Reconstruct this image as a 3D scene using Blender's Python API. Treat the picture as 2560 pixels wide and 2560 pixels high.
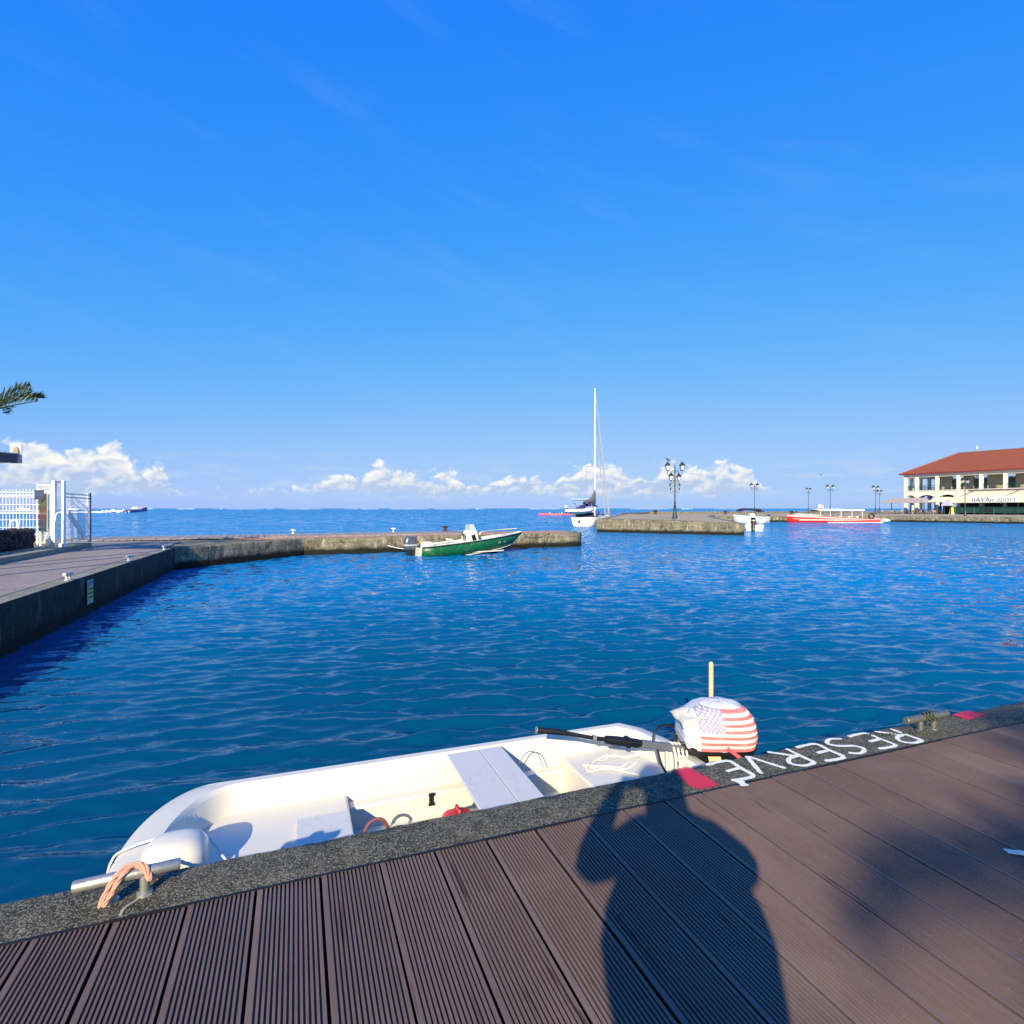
import bpy, bmesh, math, random
import numpy as np
from mathutils import Vector, Matrix

random.seed(7)
np.random.seed(7)
SC = bpy.context.scene
COL = SC.collection
for _o in list(bpy.data.objects):
    bpy.data.objects.remove(_o)

# ---------------------------------------------------------------- camera
cam_d = bpy.data.cameras.new('camera')
cam_d.sensor_width = 36.0
cam_d.lens = 19.93
cam_d.shift_y = -0.0035
cam_d.clip_start = 0.01
cam_d.clip_end = 60000.0
cam = bpy.data.objects.new('camera', cam_d)
COL.objects.link(cam)
cam.location = (0, 0, 1.5)
cam.rotation_euler = (math.radians(90), 0, 0)
SC.camera = cam

# ---------------------------------------------------------------- light and exposure
SUN_AZ = math.radians(192.0)        # compass style: 0 = +Y, clockwise; the sun stands behind the viewer, a little left
SUN_EL = math.radians(25.0)
sun_d = bpy.data.lights.new('sun', 'SUN')
sun_d.energy = 5.0
sun_d.angle = math.radians(0.55)
sun_d.color = (1.0, 0.86, 0.60)
sun = bpy.data.objects.new('sun', sun_d)
COL.objects.link(sun)
to_sun = Vector((math.sin(SUN_AZ) * math.cos(SUN_EL), math.cos(SUN_AZ) * math.cos(SUN_EL), math.sin(SUN_EL)))
sun.rotation_euler = to_sun.to_track_quat('Z', 'Y').to_euler()
sun.location = (-10, -40, 30)

SC.view_settings.view_transform = 'Standard'
SC.view_settings.look = 'None'
SC.view_settings.exposure = 0.62
SC.view_settings.gamma = 1.0
SC.view_settings.use_curve_mapping = False
SC.cycles.max_bounces = 6
SC.cycles.diffuse_bounces = 3
SC.cycles.glossy_bounces = 3
SC.cycles.transparent_max_bounces = 10
SC.cycles.caustics_reflective = False
SC.cycles.caustics_refractive = False
SC.cycles.use_denoising = True


class G:
    """small node-graph helper"""
    def __init__(s, nt):
        s.nt = nt
    def n(s, t, **kw):
        nd = s.nt.nodes.new(t)
        for k, v in kw.items():
            setattr(nd, k, v)
        return nd
    def put(s, sock, v):
        if v is None:
            return
        if hasattr(v, 'is_output'):
            s.nt.links.new(v, sock)
        else:
            if sock.type == 'RGBA' and len(v) == 3:
                v = (*v, 1)
            sock.default_value = v
    def m(s, op, a, b=None, c=None, clamp=False):
        nd = s.n('ShaderNodeMath', operation=op, use_clamp=clamp)
        for i, x in enumerate((a, b, c)):
            s.put(nd.inputs[i], x)
        return nd.outputs[0]
    def vm(s, op, a, b=None):
        nd = s.n('ShaderNodeVectorMath', operation=op)
        s.put(nd.inputs[0], a)
        s.put(nd.inputs[1], b)
        return nd.outputs[0]
    def xyz(s, x=0.0, y=0.0, z=0.0):
        nd = s.n('ShaderNodeCombineXYZ')
        for i, v in enumerate((x, y, z)):
            s.put(nd.inputs[i], v)
        return nd.outputs[0]
    def sep(s, v):
        nd = s.n('ShaderNodeSeparateXYZ')
        s.put(nd.inputs[0], v)
        return nd.outputs
    def noise(s, vec, scale=5.0, detail=4.0, rough=0.5, dist=0.0, dim='3D'):
        nd = s.n('ShaderNodeTexNoise', noise_dimensions=dim)
        s.put(nd.inputs['Vector'], vec)
        nd.inputs['Scale'].default_value = scale
        nd.inputs['Detail'].default_value = detail
        nd.inputs['Roughness'].default_value = rough
        nd.inputs['Distortion'].default_value = dist
        return nd.outputs['Fac']
    def voro(s, vec, scale=5.0, feature='F1', smooth=0.5, rnd=1.0):
        nd = s.n('ShaderNodeTexVoronoi', feature=feature)
        s.put(nd.inputs['Vector'], vec)
        nd.inputs['Scale'].default_value = scale
        nd.inputs['Randomness'].default_value = rnd
        if feature == 'SMOOTH_F1':
            nd.inputs['Smoothness'].default_value = smooth
        return nd.outputs['Distance']
    def ss(s, x, lo, hi, a=0.0, b=1.0):
        nd = s.n('ShaderNodeMapRange', interpolation_type='SMOOTHSTEP')
        for k, v in zip(('Value', 'From Min', 'From Max', 'To Min', 'To Max'), (x, lo, hi, a, b)):
            s.put(nd.inputs[k], v)
        return nd.outputs[0]
    def mix(s, f, a, b, blend='MIX'):
        nd = s.n('ShaderNodeMix', data_type='RGBA', blend_type=blend)
        s.put(nd.inputs[0], f)
        s.put(nd.inputs[6], a)
        s.put(nd.inputs[7], b)
        return nd.outputs[2]
    def curve(s, x, pts):
        nd = s.n('ShaderNodeFloatCurve')
        c = nd.mapping.curves[0]
        c.points[0].location = pts[0]
        c.points[1].location = pts[-1]
        for p in pts[1:-1]:
            c.points.new(*p)
        for p in c.points:
            p.handle_type = 'AUTO'
        nd.mapping.use_clip = False
        nd.mapping.update()
        s.put(nd.inputs['Value'], x)
        return nd.outputs[0]
    def bump(s, h, strength=0.3, dist=0.01):
        nd = s.n('ShaderNodeBump')
        nd.inputs['Strength'].default_value = strength
        nd.inputs['Distance'].default_value = dist
        s.put(nd.inputs['Height'], h)
        return nd.outputs[0]


# ---------------------------------------------------------------- world: sky with a cumulus bank over the horizon
world = bpy.data.worlds.new('World')
SC.world = world
world.use_nodes = True
wt = world.node_tree
wt.nodes.clear()
w = G(wt)
out = w.n('ShaderNodeOutputWorld')
sky = w.n('ShaderNodeTexSky', sky_type='NISHITA')
sky.sun_disc = False
sky.sun_elevation = SUN_EL
sky.sun_rotation = SUN_AZ
sky.altitude = 0.0
sky.air_density = 1.0
sky.dust_density = 0.3
sky.ozone_density = 4.0
# the phone's vivid rendering of a clear tropical sky: one tone curve per channel, the same all round
SKY_K = 0.105
sepc = w.n('ShaderNodeSeparateColor')
wt.links.new(sky.outputs[0], sepc.inputs[0])
comb = w.n('ShaderNodeCombineColor')
for i_, (gain_, knee_, gam_) in enumerate(((0.325, 0.34, 1.9), (0.575, 0.40, 0.84), (0.765, 0.02, 0.55))):
    q_ = w.m('POWER', w.m('MULTIPLY', sepc.outputs[i_], SKY_K / knee_), gam_)
    v_ = w.m('MULTIPLY', w.m('SUBTRACT', 1.0, w.m('EXPONENT', w.m('MULTIPLY', q_, -1.0))), gain_ / SKY_K)
    wt.links.new(v_, comb.inputs[i_])
bg_sky = w.n('ShaderNodeBackground')
wt.links.new(comb.outputs[0], bg_sky.inputs['Color'])
bg_sky.inputs['Strength'].default_value = 0.086

tc = w.n('ShaderNodeTexCoord')
dx, dy, dz = w.sep(tc.outputs['Generated'])
az = w.m('ARCTAN2', dx, dy)                                   # 0 = straight out to sea
hor = w.m('SQRT', w.m('ADD', w.m('MULTIPLY', dx, dx), w.m('MULTIPLY', dy, dy)))
el = w.m('ARCTAN2', dz, hor)
# height of the cloud tops (degrees) against bearing (degrees)
tops = [(-60, 4.4), (-50, 5.4), (-42.1, 5.0), (-39.8, 5.5), (-38.6, 4.6), (-37.2, 5.7), (-35.5, 5.75), (-34.2, 5.35), (-33.5, 3.9),
        (-32.0, 3.9), (-31.2, 3.3), (-29.8, 1.9), (-26, 2.0), (-22, 2.1), (-19.5, 3.0), (-16, 3.75), (-14.5, 3.9), (-12.9, 5.0), (-11.2, 4.8),
        (-9.5, 3.85), (-7, 3.9), (-3.7, 2.9), (-2.2, 3.0), (1.6, 3.75), (3.8, 3.4), (5.6, 4.1), (9.4, 4.8), (12, 3.9), (14, 4.0),
        (15.6, 4.7), (17.4, 4.7), (18.4, 4.3), (19.7, 5.0), (21.2, 4.6), (23.2, 3.7), (24.0, 2.2), (27, 1.4), (32, 1.6), (40, 1.3), (48, 2.4), (60, 3.4)]
azn = w.m('ADD', w.m('MULTIPLY', az, 180 / math.pi / 120.0), 0.5)      # -60..60 deg -> 0..1
top = w.curve(azn, [((a + 60) / 120.0, t / 10.0) for a, t in tops])
eld = w.m('MULTIPLY', el, 18.0 / math.pi)                              # tens of degrees
P = w.xyz(w.m('MULTIPLY', az, 10.0), w.m('MULTIPLY', el, 13.0), 0.0)
warp = w.n('ShaderNodeTexNoise', noise_dimensions='2D')
wt.links.new(P, warp.inputs['Vector'])
warp.inputs['Scale'].default_value = 3.0
warp.inputs['Detail'].default_value = 2.0
Pw = w.vm('ADD', P, w.vm('SCALE', w.vm('SUBTRACT', warp.outputs['Color'], (0.5, 0.5, 0.5))))
Pw.node.inputs[1].links[0].from_node.inputs['Scale'].default_value = 0.26
def vor2(vec, scale):
    nd = w.n('ShaderNodeTexVoronoi', feature='SMOOTH_F1', voronoi_dimensions='2D')
    w.put(nd.inputs['Vector'], vec)
    nd.inputs['Scale'].default_value = scale
    nd.inputs['Smoothness'].default_value = 0.3
    return nd.outputs['Distance']
def cloud_height(vec):
    big = w.noise(vec, 1.6, 2.0, 0.5, dim='2D')
    puff = w.m('SUBTRACT', 1.0, vor2(vec, 3.4))
    puff2 = w.m('SUBTRACT', 1.0, vor2(vec, 8.5))
    fine = w.noise(vec, 13.0, 4.0, 0.6, dim='2D')
    h = w.m('MULTIPLY', w.m('SUBTRACT', big, 0.5), 0.15)
    h = w.m('ADD', h, w.m('MULTIPLY', w.m('SUBTRACT', puff, 0.62), 0.15))
    h = w.m('ADD', h, w.m('MULTIPLY', w.m('SUBTRACT', puff2, 0.62), 0.08))
    return w.m('ADD', h, w.m('MULTIPLY', w.m('SUBTRACT', fine, 0.5), 0.07))
hgt = cloud_height(Pw)
hgt_s = cloud_height(w.vm('ADD', Pw, (-0.05, 0.075, 0.0)))
depth = w.m('SUBTRACT', w.m('ADD', w.m('SUBTRACT', w.m('MULTIPLY', top, 0.95), 0.02), hgt), eld)   # positive inside the cloud
dens_top = w.ss(depth, -0.018, 0.075)
base_n = w.noise(P, 1.7, 3.0, 0.5, dim='2D')
base_el = w.m('ADD', 0.135, w.m('MULTIPLY', w.m('SUBTRACT', base_n, 0.5), 0.16))
dens_bot = w.ss(eld, w.m('SUBTRACT', base_el, 0.06), w.m('ADD', base_el, 0.06))
gate = w.ss(top, 0.12, 0.26)
dens = w.m('MULTIPLY', w.m('MULTIPLY', dens_top, dens_bot), gate)
# light from above, greyer lower down and on the far side of each puff
lit = w.m('MULTIPLY', w.m('SUBTRACT', hgt, hgt_s), 4.5)
rel = w.m('DIVIDE', w.m('SUBTRACT', eld, 0.15), w.m('MAXIMUM', w.m('SUBTRACT', top, 0.15), 0.03))
patch = w.m('MULTIPLY', w.m('SUBTRACT', w.noise(w.vm('MULTIPLY', P, (1.0, 1.7, 1.0)), 2.6, 3.0, 0.5, dim='2D'), 0.5), 1.3)
lightness = w.m('ADD', w.m('ADD', w.ss(rel, 0.15, 0.85, 0.10, 0.95), lit), patch, clamp=True)
ccol = w.mix(lightness, (0.50, 0.63, 0.86), (1.0, 1.0, 0.97))
dens = w.m('MULTIPLY', dens, w.ss(lightness, 0.0, 0.5, 0.80, 1.0))
# thin veils near the horizon
veil_n = w.noise(w.xyz(w.m('MULTIPLY', az, 9.0), w.m('MULTIPLY', el, 42.0), 0.0), 1.5, 4.0, 0.6, dim='2D')
veil = w.m('MULTIPLY', w.m('MULTIPLY', w.ss(veil_n, 0.46, 0.74), w.ss(eld, 0.02, 0.14)), w.ss(eld, 0.62, 0.25))
veil = w.m('MULTIPLY', veil, 0.55)
# faint high wisps, drawn out along the wind
wisp_n = w.noise(w.vm('MULTIPLY', w.xyz(dx, dy, w.m('ADD', dz, w.m('MULTIPLY', dx, 0.35))), (2.2, 2.2, 11.0)), 1.6, 5.0, 0.62)
veil = w.m('ADD', veil, w.m('MULTIPLY', w.m('MULTIPLY', w.ss(wisp_n, 0.48, 0.85), w.ss(eld, 0.5, 1.5)), 0.07), clamp=True)
bg_c = w.n('ShaderNodeBackground')
wt.links.new(ccol, bg_c.inputs['Color'])
bg_c.inputs['Strength'].default_value = 0.63
bg_v = w.n('ShaderNodeBackground')
bg_v.inputs['Color'].default_value = (0.62, 0.78, 1.0, 1)
bg_v.inputs['Strength'].default_value = 0.58
mx1 = w.n('ShaderNodeMixShader')
wt.links.new(veil, mx1.inputs[0])
wt.links.new(bg_sky.outputs[0], mx1.inputs[1])
wt.links.new(bg_v.outputs[0], mx1.inputs[2])
mx2 = w.n('ShaderNodeMixShader')
wt.links.new(dens, mx2.inputs[0])
wt.links.new(mx1.outputs[0], mx2.inputs[1])
wt.links.new(bg_c.outputs[0], mx2.inputs[2])
wt.links.new(mx2.outputs[0], out.inputs['Surface'])
world.cycles.sampling_method = 'MANUAL'
world.cycles.sample_map_resolution = 512

# ---------------------------------------------------------------- frame of the harbour: E runs along the quay edge, N out over the water
YAW = math.radians(20.87)
CE, SE = math.cos(YAW), math.sin(YAW)
def W(e, n, z=0.0):
    return Vector((CE * e - SE * n, SE * e + CE * n, z))
WATER = -0.84
N_IN, N_OUT = 2.447, 2.735

def lin(c):
    return tuple((x / 12.92 if x <= 0.04045 else ((x + 0.055) / 1.055) ** 2.4) for x in [v / 255.0 for v in c])

# ---------------------------------------------------------------- materials
def new_mat(name):
    m = bpy.data.materials.new(name)
    m.use_nodes = True
    nt = m.node_tree
    return m, G(nt), nt.nodes['Principled BSDF']

MATS = {}
def mat(name, rgb, rough=0.5, metal=0.0, var=0.12, vscale=6.0, bump=0.0, bscale=40.0, dirt=0.0, dirt_col=(0.05, 0.045, 0.035), rnd=0.0, spec=0.5, linear=False):
    """painted / plain surface: base colour with soft variation, grain and a little wear"""
    if name in MATS:
        return MATS[name]
    m, g, b = new_mat(name)
    c = rgb if linear else lin(rgb)
    tcd = g.n('ShaderNodeTexCoord').outputs['Object']
    n1 = g.noise(tcd, vscale, 5.0, 0.6)
    col = g.mix(g.m('MULTIPLY', n1, 1.0), tuple(max(0, x * (1 - var)) for x in c), tuple(min(1, x * (1 + var)) for x in c))
    if rnd > 0:
        oi = g.n('ShaderNodeObjectInfo').outputs['Random']
        f = g.m('ADD', g.m('MULTIPLY', oi, 2 * rnd), 1.0 - rnd)
        hv = g.n('ShaderNodeHueSaturation')
        g.put(hv.inputs['Value'], f)
        g.put(hv.inputs['Color'], col)
        col = hv.outputs[0]
    if dirt > 0:
        dm = g.m('MULTIPLY', g.ss(g.noise(tcd, vscale * 1.7, 8.0, 0.7), 0.5, 0.75), dirt)
        col = g.mix(dm, col, dirt_col)
    g.put(b.inputs['Base Color'], col)
    b.inputs['Metallic'].default_value = metal
    b.inputs['Specular IOR Level'].default_value = spec
    g.put(b.inputs['Roughness'], g.m('ADD', rough - 0.06, g.m('MULTIPLY', n1, 0.12), clamp=True))
    if bump > 0:
        g.put(b.inputs['Normal'], g.bump(g.noise(tcd, bscale, 6.0, 0.65), bump, 0.01))
    MATS[name] = m
    return m

def concrete(name, c0, c1, speck=(0.42, 0.40, 0.32), sp=0.5, sscale=160.0, algae=0.0, bump=0.5, lines=0.0, streak=0.0):
    if name in MATS:
        return MATS[name]
    m, g, b = new_mat(name)
    pos = g.n('ShaderNodeNewGeometry').outputs['Position']
    px, py, pz = g.sep(pos)
    n1 = g.noise(pos, 1.3, 6.0, 0.62)
    n2 = g.noise(pos, 11.0, 6.0, 0.65)
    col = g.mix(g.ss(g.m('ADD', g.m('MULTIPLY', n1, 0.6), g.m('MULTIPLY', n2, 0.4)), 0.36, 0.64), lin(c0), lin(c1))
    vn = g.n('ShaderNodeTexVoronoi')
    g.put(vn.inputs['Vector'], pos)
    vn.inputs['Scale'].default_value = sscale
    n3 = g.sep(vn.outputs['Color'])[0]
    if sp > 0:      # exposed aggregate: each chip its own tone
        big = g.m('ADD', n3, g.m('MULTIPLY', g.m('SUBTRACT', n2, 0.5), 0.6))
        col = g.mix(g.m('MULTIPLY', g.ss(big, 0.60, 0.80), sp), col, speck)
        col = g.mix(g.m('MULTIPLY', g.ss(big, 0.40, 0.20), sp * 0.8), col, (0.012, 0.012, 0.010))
    if streak > 0:
        st = g.noise(g.xyz(g.m('MULTIPLY', px, 3.0), g.m('MULTIPLY', py, 3.0), g.m('MULTIPLY', pz, 0.7)), 1.6, 6.0, 0.65)
        col = g.mix(g.m('MULTIPLY', g.ss(st, 0.52, 0.70), streak), col, lin((190, 184, 160)))
        st2 = g.noise(g.xyz(g.m('MULTIPLY', px, 1.1), g.m('MULTIPLY', py, 1.1), g.m('MULTIPLY', pz, 0.9)), 2.7, 7.0, 0.7)
        col = g.mix(g.m('MULTIPLY', g.ss(st2, 0.50, 0.66), streak), col, lin((38, 36, 26)))
    hgt = g.m('ADD', g.m('MULTIPLY', n2, 0.5), g.m('MULTIPLY', n3, 0.25))
    if lines > 0:   # lift joints of the pour
        wob = g.m('MULTIPLY', g.noise(g.xyz(px, py, 0.0), 0.8, 3.0, 0.5), 0.10)
        fr = g.m('FRACT', g.m('MULTIPLY', g.m('ADD', pz, wob), lines))
        ln = g.ss(g.m('ABSOLUTE', g.m('SUBTRACT', fr, 0.5)), 0.06, 0.0)
        ln = g.m('MULTIPLY', ln, g.ss(g.noise(pos, 2.2, 4.0, 0.6), 0.40, 0.55))
        col = g.mix(g.m('MULTIPLY', ln, 0.75), col, lin((30, 28, 20)))
        hgt = g.m('SUBTRACT', hgt, g.m('MULTIPLY', ln, 0.6))
    if algae > 0:   # weed and wet stain up from the water
        lvl = g.m('ADD', pz, g.m('MULTIPLY', g.m('SUBTRACT', g.noise(g.xyz(px, py, g.m('MULTIPLY', pz, 2.0)), 1.5, 6.0, 0.65), 0.5), 0.35))
        col = g.mix(g.ss(lvl, WATER + algae, WATER + algae * 0.45), col, lin((26, 24, 15)))
    g.put(b.inputs['Base Color'], col)
    b.inputs['Roughness'].default_value = 0.85
    b.inputs['Specular IOR Level'].default_value = 0.3
    g.put(b.inputs['Normal'], g.bump(hgt, bump, 0.012))
    MATS[name] = m
    return m

# ---------------------------------------------------------------- mesh building
class MB:
    def __init__(s):
        s.v, s.f = [], []
    def add(s, vs, fs):
        o = len(s.v)
        s.v.extend([tuple(x) for x in vs])
        s.f.extend([tuple(i + o for i in f) for f in fs])
        return s
    def box(s, c, d, rz=0.0, rx=0.0, ry=0.0):
        R = Matrix.Rotation(rz, 3, 'Z') @ Matrix.Rotation(ry, 3, 'Y') @ Matrix.Rotation(rx, 3, 'X')
        c = Vector(c)
        vs = [c + R @ Vector((sx * d[0] / 2, sy * d[1] / 2, sz * d[2] / 2)) for sx in (-1, 1) for sy in (-1, 1) for sz in (-1, 1)]
        return s.add(vs, [(0, 1, 3, 2), (4, 6, 7, 5), (0, 4, 5, 1), (2, 3, 7, 6), (0, 2, 6, 4), (1, 5, 7, 3)])
    def bar(s, p0, p1, wd, th, up=(0, 0, 1)):
        p0, p1 = Vector(p0), Vector(p1)
        d = (p1 - p0).normalized()
        a = d.cross(Vector(up))
        if a.length < 1e-4:
            a = d.cross(Vector((1, 0, 0)))
        a.normalize()
        b = a.cross(d).normalized()
        vs = []
        for p in (p0, p1):
            for sa, sb in ((-1, -1), (1, -1), (1, 1), (-1, 1)):
                vs.append(p + a * sa * wd / 2 + b * sb * th / 2)
        return s.add(vs, [(0, 3, 2, 1), (4, 5, 6, 7), (0, 1, 5, 4), (1, 2, 6, 5), (2, 3, 7, 6), (3, 0, 4, 7)])
    def tube(s, pts, r, n=8, closed=False, caps=True, flat=1.0):
        pts = [Vector(p) for p in pts]
        k = len(pts)
        rs = r if isinstance(r, (list, tuple)) else [r] * k
        vs, fs = [], []
        ref = None
        for i, p in enumerate(pts):
            if closed:
                t = pts[(i + 1) % k] - pts[i - 1]
            else:
                t = pts[min(i + 1, k - 1)] - pts[max(i - 1, 0)]
            if t.length < 1e-9:
                t = Vector((0, 0, 1))
            t.normalize()
            if ref is None:
                ref = t.cross(Vector((0, 0, 1)))
                if ref.length < 0.05:
                    ref = t.cross(Vector((0, 1, 0)))
            a = (ref - t * ref.dot(t)).normalized()
            ref = a
            b = t.cross(a)
            for j in range(n):
                an = 2 * math.pi * j / n
                vs.append(p + (a * math.cos(an) + b * math.sin(an) * flat) * rs[i])
        for i in range(k if closed else k - 1):
            i2 = (i + 1) % k
            for j in range(n):
                j2 = (j + 1) % n
                fs.append((i * n + j, i * n + j2, i2 * n + j2, i2 * n + j))
        if caps and not closed:
            fs.append(tuple(reversed(range(n))))
            fs.append(tuple(range((k - 1) * n, k * n)))
        return s.add(vs, fs)
    def cyl(s, p0, p1, r0, r1=None, n=12):
        return s.tube([p0, p1], [r0, r0 if r1 is None else r1], n)
    def lathe(s, prof, n=12, c=(0, 0, 0)):
        vs, fs = [], []
        for r, z in prof:
            for j in range(n):
                a = 2 * math.pi * j / n
                vs.append((c[0] + r * math.cos(a), c[1] + r * math.sin(a), c[2] + z))
        for i in range(len(prof) - 1):
            for j in range(n):
                j2 = (j + 1) % n
                fs.append((i * n + j, i * n + j2, (i + 1) * n + j2, (i + 1) * n + j))
        fs.append(tuple(reversed(range(n))))
        fs.append(tuple(range((len(prof) - 1) * n, len(prof) * n)))
        return s.add(vs, fs)
    def prism(s, poly, z0, z1):
        k = len(poly)
        zz0 = z0 if hasattr(z0, '__len__') else [z0] * k
        zz1 = z1 if hasattr(z1, '__len__') else [z1] * k
        vs = [(p[0], p[1], zz0[i]) for i, p in enumerate(poly)] + [(p[0], p[1], zz1[i]) for i, p in enumerate(poly)]
        fs = [tuple(reversed(range(k))), tuple(range(k, 2 * k))]
        for i in range(k):
            j = (i + 1) % k
            fs.append((i, j, k + j, k + i))
        return s.add(vs, fs)
    def loft(s, loops, closed=True, cap0=True, cap1=True):
        n = len(loops[0])
        vs = [p for lp in loops for p in lp]
        fs = []
        for i in range(len(loops) - 1):
            for j in range(n if closed else n - 1):
                j2 = (j + 1) % n
                fs.append((i * n + j, i * n + j2, (i + 1) * n + j2, (i + 1) * n + j))
        if cap0:
            fs.append(tuple(reversed(range(n))))
        if cap1:
            fs.append(tuple(range((len(loops) - 1) * n, len(loops) * n)))
        return s.add(vs, fs)
    def grid(s, fn, nu, nv):
        vs = [fn(i / (nu - 1), j / (nv - 1)) for i in range(nu) for j in range(nv)]
        fs = [(i * nv + j, (i + 1) * nv + j, (i + 1) * nv + j + 1, i * nv + j + 1) for i in range(nu - 1) for j in range(nv - 1)]
        return s.add(vs, fs)
    def ell(s, c, r, nu=14, nv=9, pw=2.0):
        vs, fs = [], []
        sg = lambda x: math.copysign(abs(x) ** (2.0 / pw), x)
        for i in range(nv + 1):
            ph = -math.pi / 2 + math.pi * i / nv
            for j in range(nu):
                th = 2 * math.pi * j / nu
                vs.append((c[0] + r[0] * sg(math.cos(ph)) * sg(math.cos(th)), c[1] + r[1] * sg(math.cos(ph)) * sg(math.sin(th)), c[2] + r[2] * sg(math.sin(ph))))
        for i in range(nv):
            for j in range(nu):
                j2 = (j + 1) % nu
                fs.append((i * nu + j, i * nu + j2, (i + 1) * nu + j2, (i + 1) * nu + j))
        return s.add(vs, fs)
    def mesh(s, name, smooth=False, ang=0.7):
        me = bpy.data.meshes.new(name)
        me.from_pydata(s.v, [], s.f)
        bm = bmesh.new()
        bm.from_mesh(me)
        bmesh.ops.remove_doubles(bm, verts=bm.verts, dist=1e-6)
        bmesh.ops.recalc_face_normals(bm, faces=bm.faces)
        bm.to_mesh(me)
        bm.free()
        if smooth:
            me.shade_smooth()
            me.set_sharp_from_angle(angle=ang)
        return me
    def build(s, name, material, parent=None, smooth=False, bevel=0.0, segs=2, ang=0.7, solid=0.0, sub=0):
        me = s.mesh(name, smooth, ang)
        o = bpy.data.objects.new(name, me)
        COL.objects.link(o)
        me.materials.append(material)
        o.parent = parent
        if sub:
            md = o.modifiers.new('subdivision', 'SUBSURF')
            md.levels = md.render_levels = sub
        if solid:
            md = o.modifiers.new('thickness', 'SOLIDIFY')
            md.thickness = solid
            md.offset = 0
        if bevel:
            md = o.modifiers.new('bevel', 'BEVEL')
            md.width = bevel
            md.segments = segs
            md.limit_method = 'ANGLE'
            md.angle_limit = 0.6
        return o

def tag(o, label=None, cat=None, group=None, kind=None):
    if label: o['label'] = label
    if cat: o['category'] = cat
    if group: o['group'] = group
    if kind: o['kind'] = kind
    return o
def thing(name, label, cat, loc=(0, 0, 0), rz=0.0, group=None):
    o = bpy.data.objects.new(name, None)
    o.empty_display_size = 0.2
    COL.objects.link(o)
    o.location = loc
    o.rotation_euler = (0, 0, rz)
    return tag(o, label, cat, group)
def copy_tree(o, parent=None):
    c = o.copy()
    COL.objects.link(c)
    c.parent = parent
    for ch in list(o.children):
        copy_tree(ch, c)
    return c
def clone(o, loc, rz=0.0, label=None, sc=None):
    c = copy_tree(o)
    c.location = loc
    c.rotation_euler = (0, 0, rz)
    if label: c['label'] = label
    if sc: c.scale = (sc, sc, sc)
    return c
def inst(name, me, parent, loc=(0, 0, 0), rot=(0, 0, 0), scale=(1, 1, 1)):
    o = bpy.data.objects.new(name, me)
    COL.objects.link(o)
    o.parent = parent
    o.location, o.rotation_euler, o.scale = loc, rot, scale
    return o
def smooth_path(pts, k=6):
    """Catmull-Rom through the points"""
    P_ = [Vector(p) for p in pts]
    P_ = [P_[0] * 2 - P_[1]] + P_ + [P_[-1] * 2 - P_[-2]]
    r = []
    for i in range(1, len(P_) - 2):
        a, b, c, d = P_[i - 1:i + 3]
        for j in range(k):
            t = j / k
            r.append(0.5 * (2 * b + (c - a) * t + (2 * a - 5 * b + 4 * c - d) * t * t + (3 * b - a - 3 * c + d) * t ** 3))
    r.append(P_[-2])
    return r
def skin_body(name, verts, edges, radii, material, parent=None, sub=1, root=0):
    me = bpy.data.meshes.new(name)
    me.from_pydata(verts, edges, [])
    o = bpy.data.objects.new(name, me)
    COL.objects.link(o)
    md = o.modifiers.new('skin', 'SKIN')
    md.use_smooth_shade = True
    for i, r in enumerate(radii):
        r = r if hasattr(r, '__len__') else (r, r)
        me.skin_vertices[0].data[i].radius = r
        me.skin_vertices[0].data[i].use_root = (i == root)
    sb = o.modifiers.new('sub', 'SUBSURF')
    sb.levels = sb.render_levels = sub
    dg = bpy.context.evaluated_depsgraph_get()
    dg.update()
    m2 = bpy.data.meshes.new_from_object(o.evaluated_get(dg))
    o.modifiers.clear()
    o.data = m2
    m2.name = name
    m2.materials.clear()
    m2.materials.append(material)
    for p in m2.polygons:
        p.use_smooth = True
    o.parent = parent
    return o
def text_mesh(body, size, extrude=0.0, align='CENTER', shear=0.0):
    cu = bpy.data.curves.new('lettering', 'FONT')
    cu.body = body
    cu.size = size
    cu.extrude = extrude
    cu.align_x = align
    cu.shear = shear
    o = bpy.data.objects.new('lettering', cu)
    COL.objects.link(o)
    dg = bpy.context.evaluated_depsgraph_get()
    dg.update()
    me = bpy.data.meshes.new_from_object(o.evaluated_get(dg))
    bpy.data.objects.remove(o)
    return me
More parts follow.
